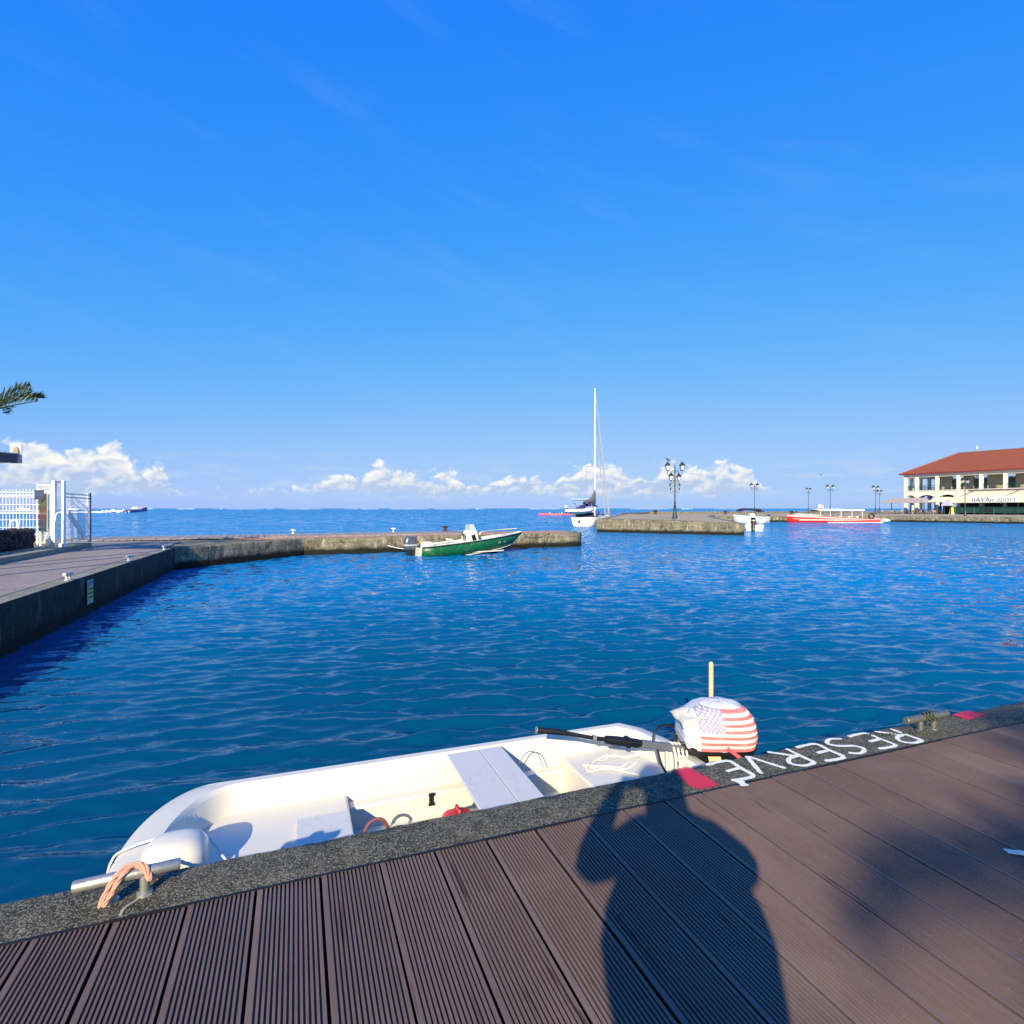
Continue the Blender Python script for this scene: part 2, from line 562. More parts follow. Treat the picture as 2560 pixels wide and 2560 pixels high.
# ================================================================ the setting
# ---- water
def make_water():
    r1 = np.geomspace(1.2, 62.0, 860)
    r2 = np.geomspace(62.0, 30000.0, 90)[1:]
    r = np.concatenate([r1, r2])
    th = np.linspace(-1.34, 1.34, 720)
    dr = np.gradient(r)
    R_, T_ = np.meshgrid(r, th, indexing='ij')
    X, Y = R_ * np.sin(T_), R_ * np.cos(T_)
    spacing = np.maximum(dr[:, None], R_ * (th[1] - th[0]))
    Z = np.zeros_like(X)
    rs = np.random.RandomState(3)
    n = 170
    lam = np.exp(rs.uniform(math.log(0.14), math.log(1.9), n))
    cross = rs.uniform(0, 1, n) < 0.22
    ang = math.radians(98) + np.where(cross, rs.normal(0, 0.75, n), rs.normal(0, 0.20, n))
    sl = 0.074 * np.exp(-0.5 * ((np.log(lam) - math.log(0.36)) / 0.55) ** 2) * rs.uniform(0.6, 1.4, n) * np.where(cross, 0.55, 1.0)
    ph = rs.uniform(0, 2 * math.pi, n)
    lump = 0.72 + 0.5 * np.sin(X * 0.23 + 1.3 * np.sin(Y * 0.11)) * np.sin(Y * 0.17 + np.sin(X * 0.09))
    for i in range(n):
        k = 2 * math.pi / lam[i]
        ca, sa = math.cos(ang[i]), math.sin(ang[i])
        q = X * ca + Y * sa
        c = Y * ca - X * sa                                    # along the crest
        # crests bend and come in short runs, so that no straight ridges cross the basin
        q = q + 0.12 * lam[i] * np.sin(c * 2.0 / max(lam[i], .35) + ph[i] * 3) + 0.06 * np.sin(X * 0.5 + Y * 0.31 + ph[i])
        grp = 0.55 + 0.45 * np.sin(c * (1.35 / max(lam[i], .3)) + q * (0.8 / max(lam[i], .3)) + ph[i] * 7)
        wt_ = np.clip((lam[i] / spacing - 2.2) / 2.5, 0, 1)
        s = np.sin(k * q + ph[i])
        Z += wt_ * (sl[i] / k) * (s + 0.40 * (s * s - 0.5)) * lump * grp
    co = np.stack([X, Y, Z + WATER], -1).reshape(-1, 3).astype(np.float32)
    nr, nt_ = X.shape
    i, j = np.meshgrid(np.arange(nr - 1), np.arange(nt_ - 1), indexing='ij')
    a = (i * nt_ + j).ravel()
    quads = np.stack([a, a + 1, a + nt_ + 1, a + nt_], -1).astype(np.int32)
    me = bpy.data.meshes.new('harbour_water')
    me.vertices.add(len(co))
    me.vertices.foreach_set('co', co.ravel())
    me.loops.add(quads.size)
    me.loops.foreach_set('vertex_index', quads.ravel())
    me.polygons.add(len(quads))
    me.polygons.foreach_set('loop_start', np.arange(0, quads.size, 4, dtype=np.int32))
    me.update(calc_edges=True)
    me.flip_normals()
    me.shade_smooth()
    o = bpy.data.objects.new('water', me)
    COL.objects.link(o)
    m, g, b = new_mat('sea_water')
    pos = g.n('ShaderNodeNewGeometry').outputs['Position']
    px, py, pz = g.sep(pos)
    c1 = g.noise(pos, 0.05, 3.0, 0.5)
    dist = g.m('SQRT', g.m('ADD', g.m('MULTIPLY', px, px), g.m('MULTIPLY', py, py)))
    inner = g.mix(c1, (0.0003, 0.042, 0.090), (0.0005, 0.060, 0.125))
    g.put(b.inputs['Base Color'], g.mix(g.ss(dist, 4.0, 24.0), inner, (0.0002, 0.155, 0.40)))   # lighter, stronger blue with distance from the viewer
    g.put(b.inputs['Roughness'], g.ss(dist, 15.0, 260.0, 0.03, 0.08))                            # waves too small to draw singly
    b.inputs['IOR'].default_value = 1.36
    g.put(b.inputs['Specular IOR Level'], g.ss(dist, 40.0, 220.0, 0.5, 0.2))      # crests hide one another far out
    near = g.noise(g.xyz(g.m('MULTIPLY', px, 4.0), g.m('MULTIPLY', py, 9.0), 0.0), 1.0, 3.0, 0.5)
    mid = g.noise(g.xyz(g.m('MULTIPLY', px, 0.9), g.m('MULTIPLY', py, 1.9), 0.0), 1.0, 4.0, 0.6, 0.4)
    h = g.m('MULTIPLY', near, 0.010)
    h = g.m('ADD', h, g.m('MULTIPLY', g.m('MULTIPLY', mid, g.ss(dist, 12.0, 60.0)), 0.22))
    bn = g.bump(h, 1.0, 1.0)
    # chop too fine for the mesh further out: tilt the normal directly, so that it is not filtered away with distance
    def tilt(fx, fy, seed):
        nd = g.n('ShaderNodeTexNoise', noise_dimensions='3D')
        g.put(nd.inputs['Vector'], g.xyz(g.m('MULTIPLY', px, fx), g.m('MULTIPLY', py, fy), seed))
        nd.inputs['Scale'].default_value = 1.0
        nd.inputs['Detail'].default_value = 3.0
        nd.inputs['Roughness'].default_value = 0.6
        return g.vm('MULTIPLY', g.vm('SUBTRACT', nd.outputs['Color'], (0.5, 0.5, 0.5)), (0.7, 1.0, 0.0))
    def scaled(v, k):
        nd = g.n('ShaderNodeVectorMath', operation='SCALE')
        g.put(nd.inputs[0], v)
        g.put(nd.inputs['Scale'], k)
        return nd.outputs[0]
    t1 = scaled(tilt(2.3, 4.6, 0.0), g.ss(dist, 5.0, 22.0, 0.0, 2.1))
    t2 = scaled(tilt(0.45, 0.30, 9.0), g.ss(dist, 30.0, 110.0, 0.0, 1.6))
    lean = g.xyz(0.0, g.ss(dist, 8.0, 75.0, 0.0, -0.27), 0.0)      # normals leaned towards the viewer with distance, to reflect higher sky
    nn = g.vm('NORMALIZE', g.vm('ADD', g.vm('ADD', g.vm('ADD', bn, t1), t2), lean))
    g.put(b.inputs['Normal'], nn)
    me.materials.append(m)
    tag(o, kind='structure')
make_water()

M_kerb = concrete('kerb_concrete', (56, 54, 43), (86, 82, 66), (0.34, 0.31, 0.22), 0.62, 210.0, 0.0, 0.8)
M_kerb_far = concrete('kerb_concrete_pale', (112, 110, 96), (150, 146, 130), (0.5, 0.48, 0.4), 0.2, 60.0, 0.0, 0.4)
M_wall = concrete('quay_wall_concrete', (80, 76, 62), (136, 130, 108), (0.4, 0.38, 0.3), 0.25, 60.0, 0.42, 0.7, 2.6, 0.65)
M_wall_shade = concrete('quay_wall_shaded', (24, 23, 20), (44, 42, 36), (0.2, 0.2, 0.17), 0.15, 60.0, 0.35, 0.6, 2.3, 0.16)  # concrete darkened to stand for the wall's shade; streaks and weed are its own
M_mole_top = concrete('mole_paving', (158, 140, 112), (186, 168, 138), (0.5, 0.45, 0.36), 0.15, 30.0, 0.0, 0.2)
M_pave = concrete('promenade_surface', (134, 123, 116), (156, 144, 136), (0.40, 0.34, 0.32), 0.15, 40.0, 0.0, 0.15)
M_ochre = concrete('ochre_paving', (170, 128, 104), (196, 150, 122), (0.45, 0.38, 0.3), 0.12, 40.0, 0.0, 0.2)
M_land = concrete('land_paving', (118, 110, 100), (146, 138, 126), (0.4, 0.38, 0.34), 0.2, 60.0, 0.0, 0.3)

def rough_wall(name, path, ztop, zbot, thick, material, parent=None, seed=1, step=0.25, jag=0.03, normal_in=None):
    """weathered quay block following a plan polyline: front face at the path, irregular top edge, thickness going back"""
    rs = random.Random(seed)
    pts = []
    for i in range(len(path) - 1):
        a, b_ = Vector(path[i][:2]), Vector(path[i + 1][:2])
        za, zb = (ztop[i], ztop[i + 1]) if hasattr(ztop, '__len__') else (ztop, ztop)
        k = max(1, int((b_ - a).length / step))
        for j in range(k):
            pts.append((a.lerp(b_, j / k), za + (zb - za) * j / k))
    pts.append((Vector(path[-1][:2]), ztop[-1] if hasattr(ztop, '__len__') else ztop))
    loops = []
    for i, (p, zt) in enumerate(pts):
        d = (pts[min(i + 1, len(pts) - 1)][0] - pts[max(i - 1, 0)][0]).normalized()
        nrm = Vector((-d.y, d.x))      # points back, away from the water
        j1, j2, j3, j4 = [rs.uniform(-1, 1) * jag for _ in range(4)]
        back = p + nrm * thick
        zb_ = zbot
        f = lambda off, z: (p.x + nrm.x * off, p.y + nrm.y * off, z)
        loops.append([f(0.02 + j1 * .6, zb_), f(0.0 + j2, zb_ + (zt - zb_) * 0.35), f(0.01 + j3, zb_ + (zt - zb_) * 0.7), f(0.0 + j4 * .7, zt - 0.05),
                      f(0.025 + abs(j1) * .8, zt - 0.004 - abs(j2) * .4), f(0.09, zt), f(thick, zt), f(thick, zb_)])
    mb = MB()
    mb.loft(loops)
    return mb.build(name, material, parent, smooth=True, ang=0.8)

# ---- the near quay we stand on: kerb, wall below and the decking
quay = rough_wall('quay_kerb', [W(e, N_OUT) for e in (-4.3, -2, 0, 2, 4, 6, 9, 14, 24)], 0.0, -2.2, N_OUT - N_IN, M_kerb, None, 5, 0.05, 0.012)
tag(quay, kind='structure')
# path runs +e with the water on the left, so "back" must point to -n: flip by mirroring about the path
for v in quay.data.vertices:
    c = Vector((v.co.x, v.co.y))
    n_ = -SE * c.x + CE * c.y
    e_ = CE * c.x + SE * c.y
    v.co.x, v.co.y, _ = W(e_, 2 * N_OUT - n_)
quay.data.flip_normals()

# decking: grooved composite boards lying square to the kerb
PITCH = 0.2385
BW = PITCH - 0.0105
def board_profile():
    """cross-section (x across, z up): two plain margins and eleven ribs"""
    prof = []
    hw = BW / 2
    mg = 0.020
    nrib = 12
    ribp = (BW - 2 * mg) / nrib
    g_d = 0.012
    prof.append((-hw, -0.001))
    prof.append((-hw + 0.001, 0.0))
    x = -hw + mg
    for i in range(nrib):
        gw = ribp * 0.50
        prof += [(x, 0.0), (x + 0.001, -g_d), (x + gw - 0.001, -g_d), (x + gw, 0.0)]
        x += ribp
    gw = ribp * 0.50
    prof += [(x, 0.0), (x + 0.001, -g_d), (x + gw - 0.001, -g_d), (x + gw, 0.0)]
    prof += [(hw - 0.001, 0.0), (hw, -0.001), (hw - 0.007, -0.025), (-hw + 0.007, -0.025)]
    return prof
def board_mesh(y0, y1):
    mb = MB()
    pr = board_profile()
    mb.loft([[(x, y0, z) for x, z in pr], [(x, y1, z) for x, z in pr]])
    return mb.mesh('plank')
m, g, b = new_mat('composite_board')
tco = g.n('ShaderNodeTexCoord').outputs['Object']
ox, oy, oz = g.sep(tco)
pos = g.n('ShaderNodeNewGeometry').outputs['Position']
rnd = g.n('ShaderNodeObjectInfo').outputs['Random']
grain = g.noise(g.xyz(g.m('MULTIPLY', ox, 260.0), g.m('MULTIPLY', oy, 7.0), g.m('MULTIPLY', rnd, 40.0)), 1.0, 4.0, 0.6)
blot = g.noise(pos, 1.7, 5.0, 0.6)
col = g.mix(grain, lin((90, 73, 65)), lin((124, 103, 93)))
col = g.mix(g.m('MULTIPLY', g.ss(blot, 0.44, 0.70), 0.55), col, lin((126, 107, 96)))
hv = g.n('ShaderNodeHueSaturation')
g.put(hv.inputs['Value'], g.m('ADD', g.m('MULTIPLY', rnd, 0.22), 0.89))
g.put(hv.inputs['Color'], col)
col = hv.outputs[0]
# spilled-oil streaks, dust in the grooves, pale grit
stain = g.noise(g.xyz(g.m('MULTIPLY', ox, 24.0), g.m('MULTIPLY', oy, 1.6), g.m('MULTIPLY', rnd, 90.0)), 1.0, 4.0, 0.6)
col = g.mix(g.m('MULTIPLY', g.ss(stain, 0.63, 0.72), 0.75), col, lin((58, 34, 32)))
grit = g.noise(pos, 150.0, 2.0, 0.5)
col = g.mix(g.m('MULTIPLY', g.ss(grit, 0.735, 0.77), 0.8), col, lin((190, 176, 160)))
g.put(b.inputs['Base Color'], col)
b.inputs['Roughness'].default_value = 0.62
b.inputs['Specular IOR Level'].default_value = 0.35
g.put(b.inputs['Normal'], g.bump(g.m('ADD', g.m('MULTIPLY', grain, 0.6), g.noise(pos, 420.0, 3.0, 0.6)), 0.25, 0.002))
M_board = m
M_under = mat('deck_void', (16, 13, 12), 0.9, 0, 0.1)

deck = MB()
deck.box((10, -0.3, -0.06), (28.6, 5.4, 0.05))
deck = deck.build('boardwalk', M_under)
deck.rotation_euler = (0, 0, YAW)
deck.data.transform(Matrix.Identity(4))
tag(deck, kind='structure')
bm_ = board_mesh(-2.99, N_IN - 0.010)
bm_.materials.append(M_board)
for k in range(-14, 84):
    e = 0.0915 + (k + 0.5) * PITCH
    if e < -4.2 or e > 24:
        continue
    inst('plank', bm_, deck, (e, random.uniform(-0.004, 0.003), random.uniform(-0.0015, 0.0015)), (0, 0, random.uniform(-.0012, .0012)))
jst = MB().box((9.85, N_IN - .0035, -.012), (28.2, .011, .029)).build('gap_dark_strip', mat('rubber_and_gap_black', (16, 16, 18), .5, 0, .1), deck)  # added black strip that keeps the gap before the kerb dark
# worn white paint daub on the boards at the right
pd = MB()
pd.grid(lambda u, v: W(*( (lambda q: (q.x * CE + q.y * SE, -q.x * SE + q.y * CE))(Vector((2.155 + .35 * u + .01 * math.sin(7 * u), 2.475 - .10 * u + (v - .5) * (.022 + .018 * math.sin(3 * u + .6)))))), 0.0045), 12, 4)
pdo = pd.build('paint_daub', mat('white_paint_worn', (214, 212, 200), 0.7, 0, 0.2, 20, 0.1, 60), deck, solid=0.002)
pdo.matrix_parent_inverse = Matrix.Rotation(-YAW, 4, 'Z')

# land behind the viewer
land = MB()
land.box((-4, -62, -0.3), (240, 118, 0.56))
land = land.build('pavement', M_land)
land.rotation_euler = (0, 0, YAW)
tag(land, kind='structure')

# ---- painted marks on the kerb
def spray_mat(name, c, dense=1.0):
    m, g, b = new_mat(name)
    at = g.n('ShaderNodeAttribute', attribute_name='cover').outputs['Fac']
    pos = g.n('ShaderNodeNewGeometry').outputs['Position']
    n1 = g.noise(pos, 190.0, 2.0, 0.6)
    n2 = g.noise(pos, 30.0, 4.0, 0.6)
    a = g.ss(g.m('ADD', at, g.m('MULTIPLY', g.m('SUBTRACT', n1, 0.5), 1.1)), 0.30, 0.62)
    a = g.m('MULTIPLY', a, g.ss(n2, 0.22, 0.42, 0.55, 1.0))
    g.put(b.inputs['Base Color'], g.mix(n2, tuple(x * .85 for x in lin(c)), lin(c)))
    b.inputs['Roughness'].default_value = 0.7
    g.put(b.inputs['Alpha'], g.m('MULTIPLY', a, dense))
    return m
M_spray_w = spray_mat('white_spray_paint', (236, 236, 224))
M_spray_r = spray_mat('red_paint', (214, 48, 74), 0.95)
def ribbon_obj(name, strokes, width, material, parent, z=0.004):
    """painted strokes: five lanes, the outer ones fading out"""
    vs, fs, cov = [], [], []
    lanes = [(-1.25, 0.0), (-0.62, 0.85), (0.0, 1.0), (0.62, 0.85), (1.25, 0.0)]
    for si, st in enumerate(strokes):
        pts = smooth_path([Vector((*p, 0)) for p in st], 6) if len(st) > 2 else [Vector((*st[0], 0)).lerp(Vector((*st[1], 0)), t / 6) for t in range(7)]
        o = len(vs)
        for i, p in enumerate(pts):
            d = (pts[min(i + 1, len(pts) - 1)] - pts[max(i - 1, 0)]).normalized()
            nn = Vector((-d.y, d.x, 0))
            ww = width * (0.85 + 0.3 * random.random())
            for ln, c in lanes:
                q = p + nn * ln * ww / 2
                vs.append((q.x, q.y, z + 0.0012 * si))
                cov.append(c * (0.25 if i in (0, len(pts) - 1) else 1.0))
        nl = len(lanes)
        for i in range(len(pts) - 1):
            for j in range(nl - 1):
                fs.append((o + i * nl + j, o + i * nl + j + 1, o + (i + 1) * nl + j + 1, o + (i + 1) * nl + j))
    me = bpy.data.meshes.new(name)
    me.from_pydata(vs, [], fs)
    at = me.attributes.new('cover', 'FLOAT', 'POINT')
    at.data.foreach_set('value', cov)
    me.materials.append(material)
    ob = bpy.data.objects.new(name, me)
    COL.objects.link(ob)
    ob.parent = parent
    return ob
GL = {'R': [[(0.12, 0.02), (0.13, 0.5), (0.10, 0.97)], [(0.10, 0.95), (0.55, 0.98), (0.80, 0.78), (0.60, 0.55), (0.14, 0.48)], [(0.30, 0.50), (0.55, 0.28), (0.85, 0.03)]],
      'E': [[(0.88, 0.93), (0.45, 0.97), (0.12, 0.92), (0.11, 0.5), (0.10, 0.10), (0.42, 0.04), (0.90, 0.07)], [(0.12, 0.50), (0.66, 0.53)]],
      'S': [[(0.86, 0.84), (0.55, 0.98), (0.18, 0.83), (0.24, 0.60), (0.68, 0.44), (0.84, 0.22), (0.50, 0.03), (0.10, 0.14)]],
      'V': [[(0.06, 0.96), (0.28, 0.5), (0.50, 0.03)], [(0.50, 0.03), (0.72, 0.5), (0.95, 0.96)]]}
E_R, E_L = 3.80, 2.19                                   # the word is painted to be read from the water
cellw = (E_R - E_L) / 7
for i, ch in enumerate('RESERVE'):
    e0 = E_R - i * cellw
    st = []
    dy = random.uniform(-0.008, 0.008)
    for s_ in GL[ch]:
        st.append([W(e0 - u * cellw * 0.92, N_OUT - 0.035 - v * (N_OUT - N_IN - 0.055) + dy)[:2] for u, v in s_])
    ribbon_obj('painted_letter', st, 0.030, M_spray_w, quay)
M_crack = spray_mat('lime_bloom', (186, 184, 160), 0.8)
ribbon_obj('lime_crack', [[W(-.55, 2.565)[:2], W(-.575, 2.53)[:2], W(-.60, 2.50)[:2], W(-.605, 2.455)[:2]], [W(-.575, 2.57)[:2], W(-.55, 2.555)[:2], W(-.52, 2.55)[:2]]], 0.012, M_crack, quay)
# spilled white at the foot of the last letter, red stripes either side of the word
ribbon_obj('paint_spill', [[W(2.275, N_IN + .03)[:2], W(2.262, N_IN - .045)[:2]]], 0.05, M_spray_w, quay, 0.0052)
ribbon_obj('painted_stripe', [[W(2.065, N_OUT - .012)[:2], W(2.065, N_IN + .004)[:2]]], 0.150, M_spray_r, quay)
ribbon_obj('painted_stripe', [[W(4.55, N_OUT - .015)[:2], W(4.56, N_IN + .15)[:2]]], 0.26, M_spray_r, quay)

# ---- left quay: wall, kerb, promenade, raised pavement
E_LQ = -4.30
N_CORN = 24.67
lq = rough_wall('quay_wall', [W(E_LQ, n) for n in (N_CORN, 18, 12, 6, 2.75)][::-1], 0.0, -2.2, 0.42, M_wall_shade, None, 9, 0.20, 0.02)
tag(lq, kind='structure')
lk = MB()
lk.loft([[W(E_LQ - .03, n, 0.0), W(E_LQ - .03, n, 0.006), W(E_LQ - .36, n, 0.006), W(E_LQ - .36, n, 0.0)] for n in np.arange(2.8, N_CORN, 0.6)])
lko = lk.build('kerb', M_kerb_far)
tag(lko, kind='structure')
pr = MB()
pr.prism([W(-7.6, -6)[:2], W(-4.72, -6)[:2], W(-4.72, N_CORN - .1)[:2], W(-4.9, 29.5)[:2], W(-13.5, 33)[:2], W(-13.5, 27.5)[:2], W(-7.6, 27.5)[:2]], -0.9, 0.0)
pro = pr.build('promenade', M_pave)
tag(pro, kind='structure')
stp = MB()
stp.prism([W(-40, -8)[:2], W(-7.45, -8)[:2], W(-7.47, 12)[:2], W(-7.45, 26.6)[:2], W(-40, 26.6)[:2]], -2.2, 0.16)
sto = stp.build('raised_pavement', concrete('raised_paving', (128, 124, 108), (160, 154, 134), (0.5, 0.47, 0.4), 0.2, 50.0, 0.0, 0.3), bevel=0.02)
tag(sto, kind='structure')

# ---- jetty across the far side of the basin
JA = Vector((0.910, 0.4146, 0))
JB = Vector((-0.4146, 0.910, 0))
Q1 = Vector((-10.36, 28.3, 0))
P2 = W(E_LQ, N_CORN)
tip = Q1 + JA * 16.75
arc = []
rad = 1.5
cc = tip - JA * rad + JB * rad
for k in range(9):
    a = -math.pi / 2 + math.pi / 2 * k / 8
    arc.append(cc + JA * rad * math.cos(a) + JB * rad * math.sin(a))
front = [P2, P2.lerp(Q1, .5), Q1] + arc + [tip + JB * 3.9]
jw = rough_wall('jetty_wall', front, 0.0, -2.2, 0.9, M_wall, None, 12, 0.3, 0.03)
tag(jw, kind='structure')
jt = MB()
back = [tip + JB * 3.9, Q1 + JA * 7 + JB * 4.9, Q1 + JB * 4.9, Vector((-22, 30.5, 0)), W(-13.5, 27)]
jt.prism([(p.x, p.y) for p in [P2 + JB * .5 - JA * .4, Q1 + JB * .4 - JA * .3, Q1 + JB * .5 + JA * 0.3] + [p + (cc - p) * .3 for p in arc] + back], -2.2, -0.035)
jto = jt.build('jetty', M_wall)
tag(jto, kind='structure')
jp = MB()
jp.prism([(p.x, p.y) for p in [Q1 + JB * .35 - JA * 3.0, Q1 + JB * .35 + JA * .2, cc - JB * (rad - .35), cc + (JA - JB) * .75, cc + JA * (rad - .35), cc + JA * (rad - .35) + JB * 2.0, Q1 + JB * 3.5 + JA * 10.5, Q1 + JB * 1.5 + JA * 6, Q1 + JB * 1.45 - JA * 3.0]], -0.02, 0.004)
jpo = jp.build('jetty_paving', M_ochre)
tag(jpo, kind='structure')
M_jplank = mat('weathered_plank', (150, 142, 138), 0.75, 0, 0.2, 8.0, 0.3, 60, 0.3, rnd=0.16)
jd = MB()
jd.prism([(p.x, p.y) for p in [Q1 + JB * 1.5 - JA * 11, Q1 + JB * 1.5 + JA * 9.5, Q1 + JB * 4.8 + JA * 9.5, Q1 + JB * 4.8 - JA * 11]], -0.06, 0.004)
jdo = jd.build('jetty_decking', M_under)
tag(jdo, kind='structure')
pm = MB().box((0, 0, 0), (0.262, 3.5, 0.04)).mesh('plank')
pm.materials.append(M_jplank)
rzj = math.atan2(JA.y, JA.x)
for k in range(70):
    p = Q1 + JA * (-10.8 + k * 0.295) + JB * 3.2
    inst('plank', pm, jdo, (p.x, p.y, 0.028 + random.uniform(-.004, .004)), (0, 0, rzj + random.uniform(-.006, .006)))

# ---- the mole in mid-harbour and the far quay
A_, B_, C_, D_, E_ = (8.35, 56.0), (20.0, 48.8), (28.4, 79.5), (38, 106), (20.8, 108)
ml = rough_wall('mole_wall', [E_, (9.6, 60.5), A_, (14.2, 52.4), B_, (22.6, 58), C_, D_], [0.42, 0.46, 0.49, 0.42, 0.20, 0.22, 0.30, 0.3], -2.2, 1.2, M_wall, None, 21, 0.5, 0.06)
tag(ml, kind='structure')
mt = MB()
mt.prism([(9.4, 56.8), (20.0, 50.2), (27.5, 80), (37, 106), (21.8, 107)], -1.0, [0.475, 0.205, 0.31, 0.31, 0.43])
mto = mt.build('mole', M_mole_top)
tag(mto, kind='structure')
fq = rough_wall('far_quay_wall', [(31, 98), (45, 98.8), (66, 101), (80.5, 82), (102, 56)], 0.15, -2.2, 1.0, M_wall, None, 31, 0.8, 0.07)
tag(fq, kind='structure')
ft = MB()
ft.prism([(32, 99), (66.3, 102), (81, 83), (104, 57), (260, 60), (260, 260), (150, 186), (36, 150), (20, 112), (28, 101)], -1.0, 0.156)
fto = ft.build('far_quay', M_mole_top)
tag(fto, kind='structure')
bp = MB()
bp.tube([(21, 110, .25), (36, 149, .3), (90, 168, .3), (149, 185, .3)], 0.36, 6)
tag(bp.build('breakwater_parapet', M_wall), 'low stone parapet along the sea side of the far quay', 'parapet')

# surf on the reef along the horizon
sf = MB()
rs = random.Random(4)
x = -2400
while x < 2400:
    ln = rs.uniform(30, 170)
    hgt_ = rs.uniform(0.9, 2.6)
    pts = [(x + ln * t / 6, 2150 + rs.uniform(-12, 12), WATER + 0.2) for t in range(7)]
    sf.tube(pts, [0.15] + [.5 * hgt_ * rs.uniform(.5, 1) for _ in range(5)] + [0.2], 6)
    x += ln + rs.uniform(5, 160) * (0.6 if x < -300 else 1.6)
tag(sf.build('surf', mat('sea_foam', (236, 240, 244), 0.9, 0, 0.05), None, smooth=True), 'white line of surf breaking on the reef at the horizon', 'surf', kind='stuff')
# ================================================================ things on the near quay
M_galv = mat('galvanised_steel', (176, 176, 166), 0.40, 0.7, 0.2, 14, 0.2, 80, 0.35, (0.20, 0.13, 0.08))
M_galv_old = mat('galvanised_steel_old', (120, 120, 112), 0.5, 0.6, 0.2, 14, 0.2, 80, 0.4)
def cleat(label, loc, rz, material, L=0.35, r=0.021, group=None, z_bar=0.088):
    t = thing('mooring_cleat', label, 'cleat', loc, rz, group)
    mb = MB()
    mb.tube([(-L / 2, 0, z_bar), (-L / 2 + .004, 0, z_bar), (L / 2 - .004, 0, z_bar), (L / 2, 0, z_bar)], [r * .85, r, r, r * .85], 16)
    mb.build('bar', material, t, smooth=True)
    for s in (-1, 1):
        MB().lathe([(r * 1.35, 0.0), (r * 1.3, 0.008), (r * .85, 0.014), (r * .8, z_bar - .005)], 14, (s * .055 * L / .35, 0, 0)).build('post', material, t, smooth=True)
    return t
cl1 = cleat('galvanised mooring cleat with salmon rope, beside the white dinghy bow', W(-0.604, 2.568, 0.0), YAW + 0.06, M_galv)
M_rope_o = mat('salmon_rope', (208, 156, 134), 0.85, 0, 0.15, 60, 0.5, 220)
M_rope_w = mat('white_rope', (226, 224, 210), 0.8, 0, 0.12, 60, 0.5, 220)
def rope(mb, path, r, strands=3, twist=55.0, n=6):
    """laid rope: strands winding round the path"""
    P_ = [Vector(p) for p in path]
    acc = [0.0]
    for a, b_ in zip(P_[:-1], P_[1:]):
        acc.append(acc[-1] + (b_ - a).length)
    k = max(8, int(acc[-1] / (r * 0.8)))
    fine, j = [], 0
    for i in range(k + 1):
        s_ = acc[-1] * i / k
        while j < len(acc) - 2 and acc[j + 1] < s_:
            j += 1
        q = (s_ - acc[j]) / max(1e-9, acc[j + 1] - acc[j])
        fine.append((P_[j].lerp(P_[j + 1], min(1, q)), (P_[j + 1] - P_[j]).normalized(), s_))
    for m_ in range(strands):
        pts = []
        for p, t, s_ in fine:
            a = t.cross(Vector((0.3, 0.2, 1))).normalized()
            b_ = t.cross(a)
            an = s_ * twist + 2 * math.pi * m_ / strands
            pts.append(p + (a * math.cos(an) + b_ * math.sin(an)) * r * .5)
        mb.tube(pts, r * .56, n)
rp = MB()
c0 = W(-0.604, 2.568)
def LC(a, b_, z):       # along / across the cleat
    return W(-0.604 + a, 2.568 + b_, z)
for off in (0.0, 0.021):
    path = [LC(-.078 + off * .5, -.052, 0.016), LC(-.066 + off, -.042, 0.050), LC(-.035 + off, -.026, 0.104), LC(.005 + off, .0, 0.124), LC(.05 + off * .6, -.01, 0.108), LC(.075 + off * .2, -.025, 0.07)]
    rope(rp, smooth_path(path, 8), 0.0095)
path = [LC(.075, -.025, .07), LC(.085, .01, .05), LC(.09, .06, .03), LC(.06, .20, -.10), LC(.02, .5, -.28), LC(0.0, .80, -.33)]
rope(rp, smooth_path(path, 8), 0.0095)
tag(rp.build('mooring_rope', M_rope_o, None, smooth=True), 'salmon pink rope looped over the cleat by the dinghy bow', 'rope')

cl2 = cleat('weathered mooring cleat wrapped in thin chain near the painted word', W(3.99, 2.585, 0.0), YAW - .02, M_galv_old, L=.40, r=.023)
# fine chain wrapped round it and running along the kerb
M_chain = mat('green_rusted_chain', (78, 92, 70), 0.6, 0.5, 0.3, 40, 0.2, 90)
ch = MB()
pts = []
for k in range(46):
    a = k / 45 * 2 * math.pi * 3.2
    pts.append(W(3.955 + 0.10 * k / 45 + .02 * math.sin(k * .9), 2.585 + .031 * math.cos(a), .088 + .031 * math.sin(a)))
pts += smooth_path([W(3.95, 2.556, .07), W(3.90, 2.54, .02), W(3.72, 2.60, .008), W(3.52, 2.66, .008)], 9)
for i, p in enumerate(pts):
    ch.ell(p, (0.0095, 0.006, 0.006) if i % 2 else (0.006, 0.0095, 0.007), 6, 4)
tag(ch.build('chain', M_chain, None, smooth=True), 'thin rusty green chain wound round the far cleat and along the kerb', 'chain')

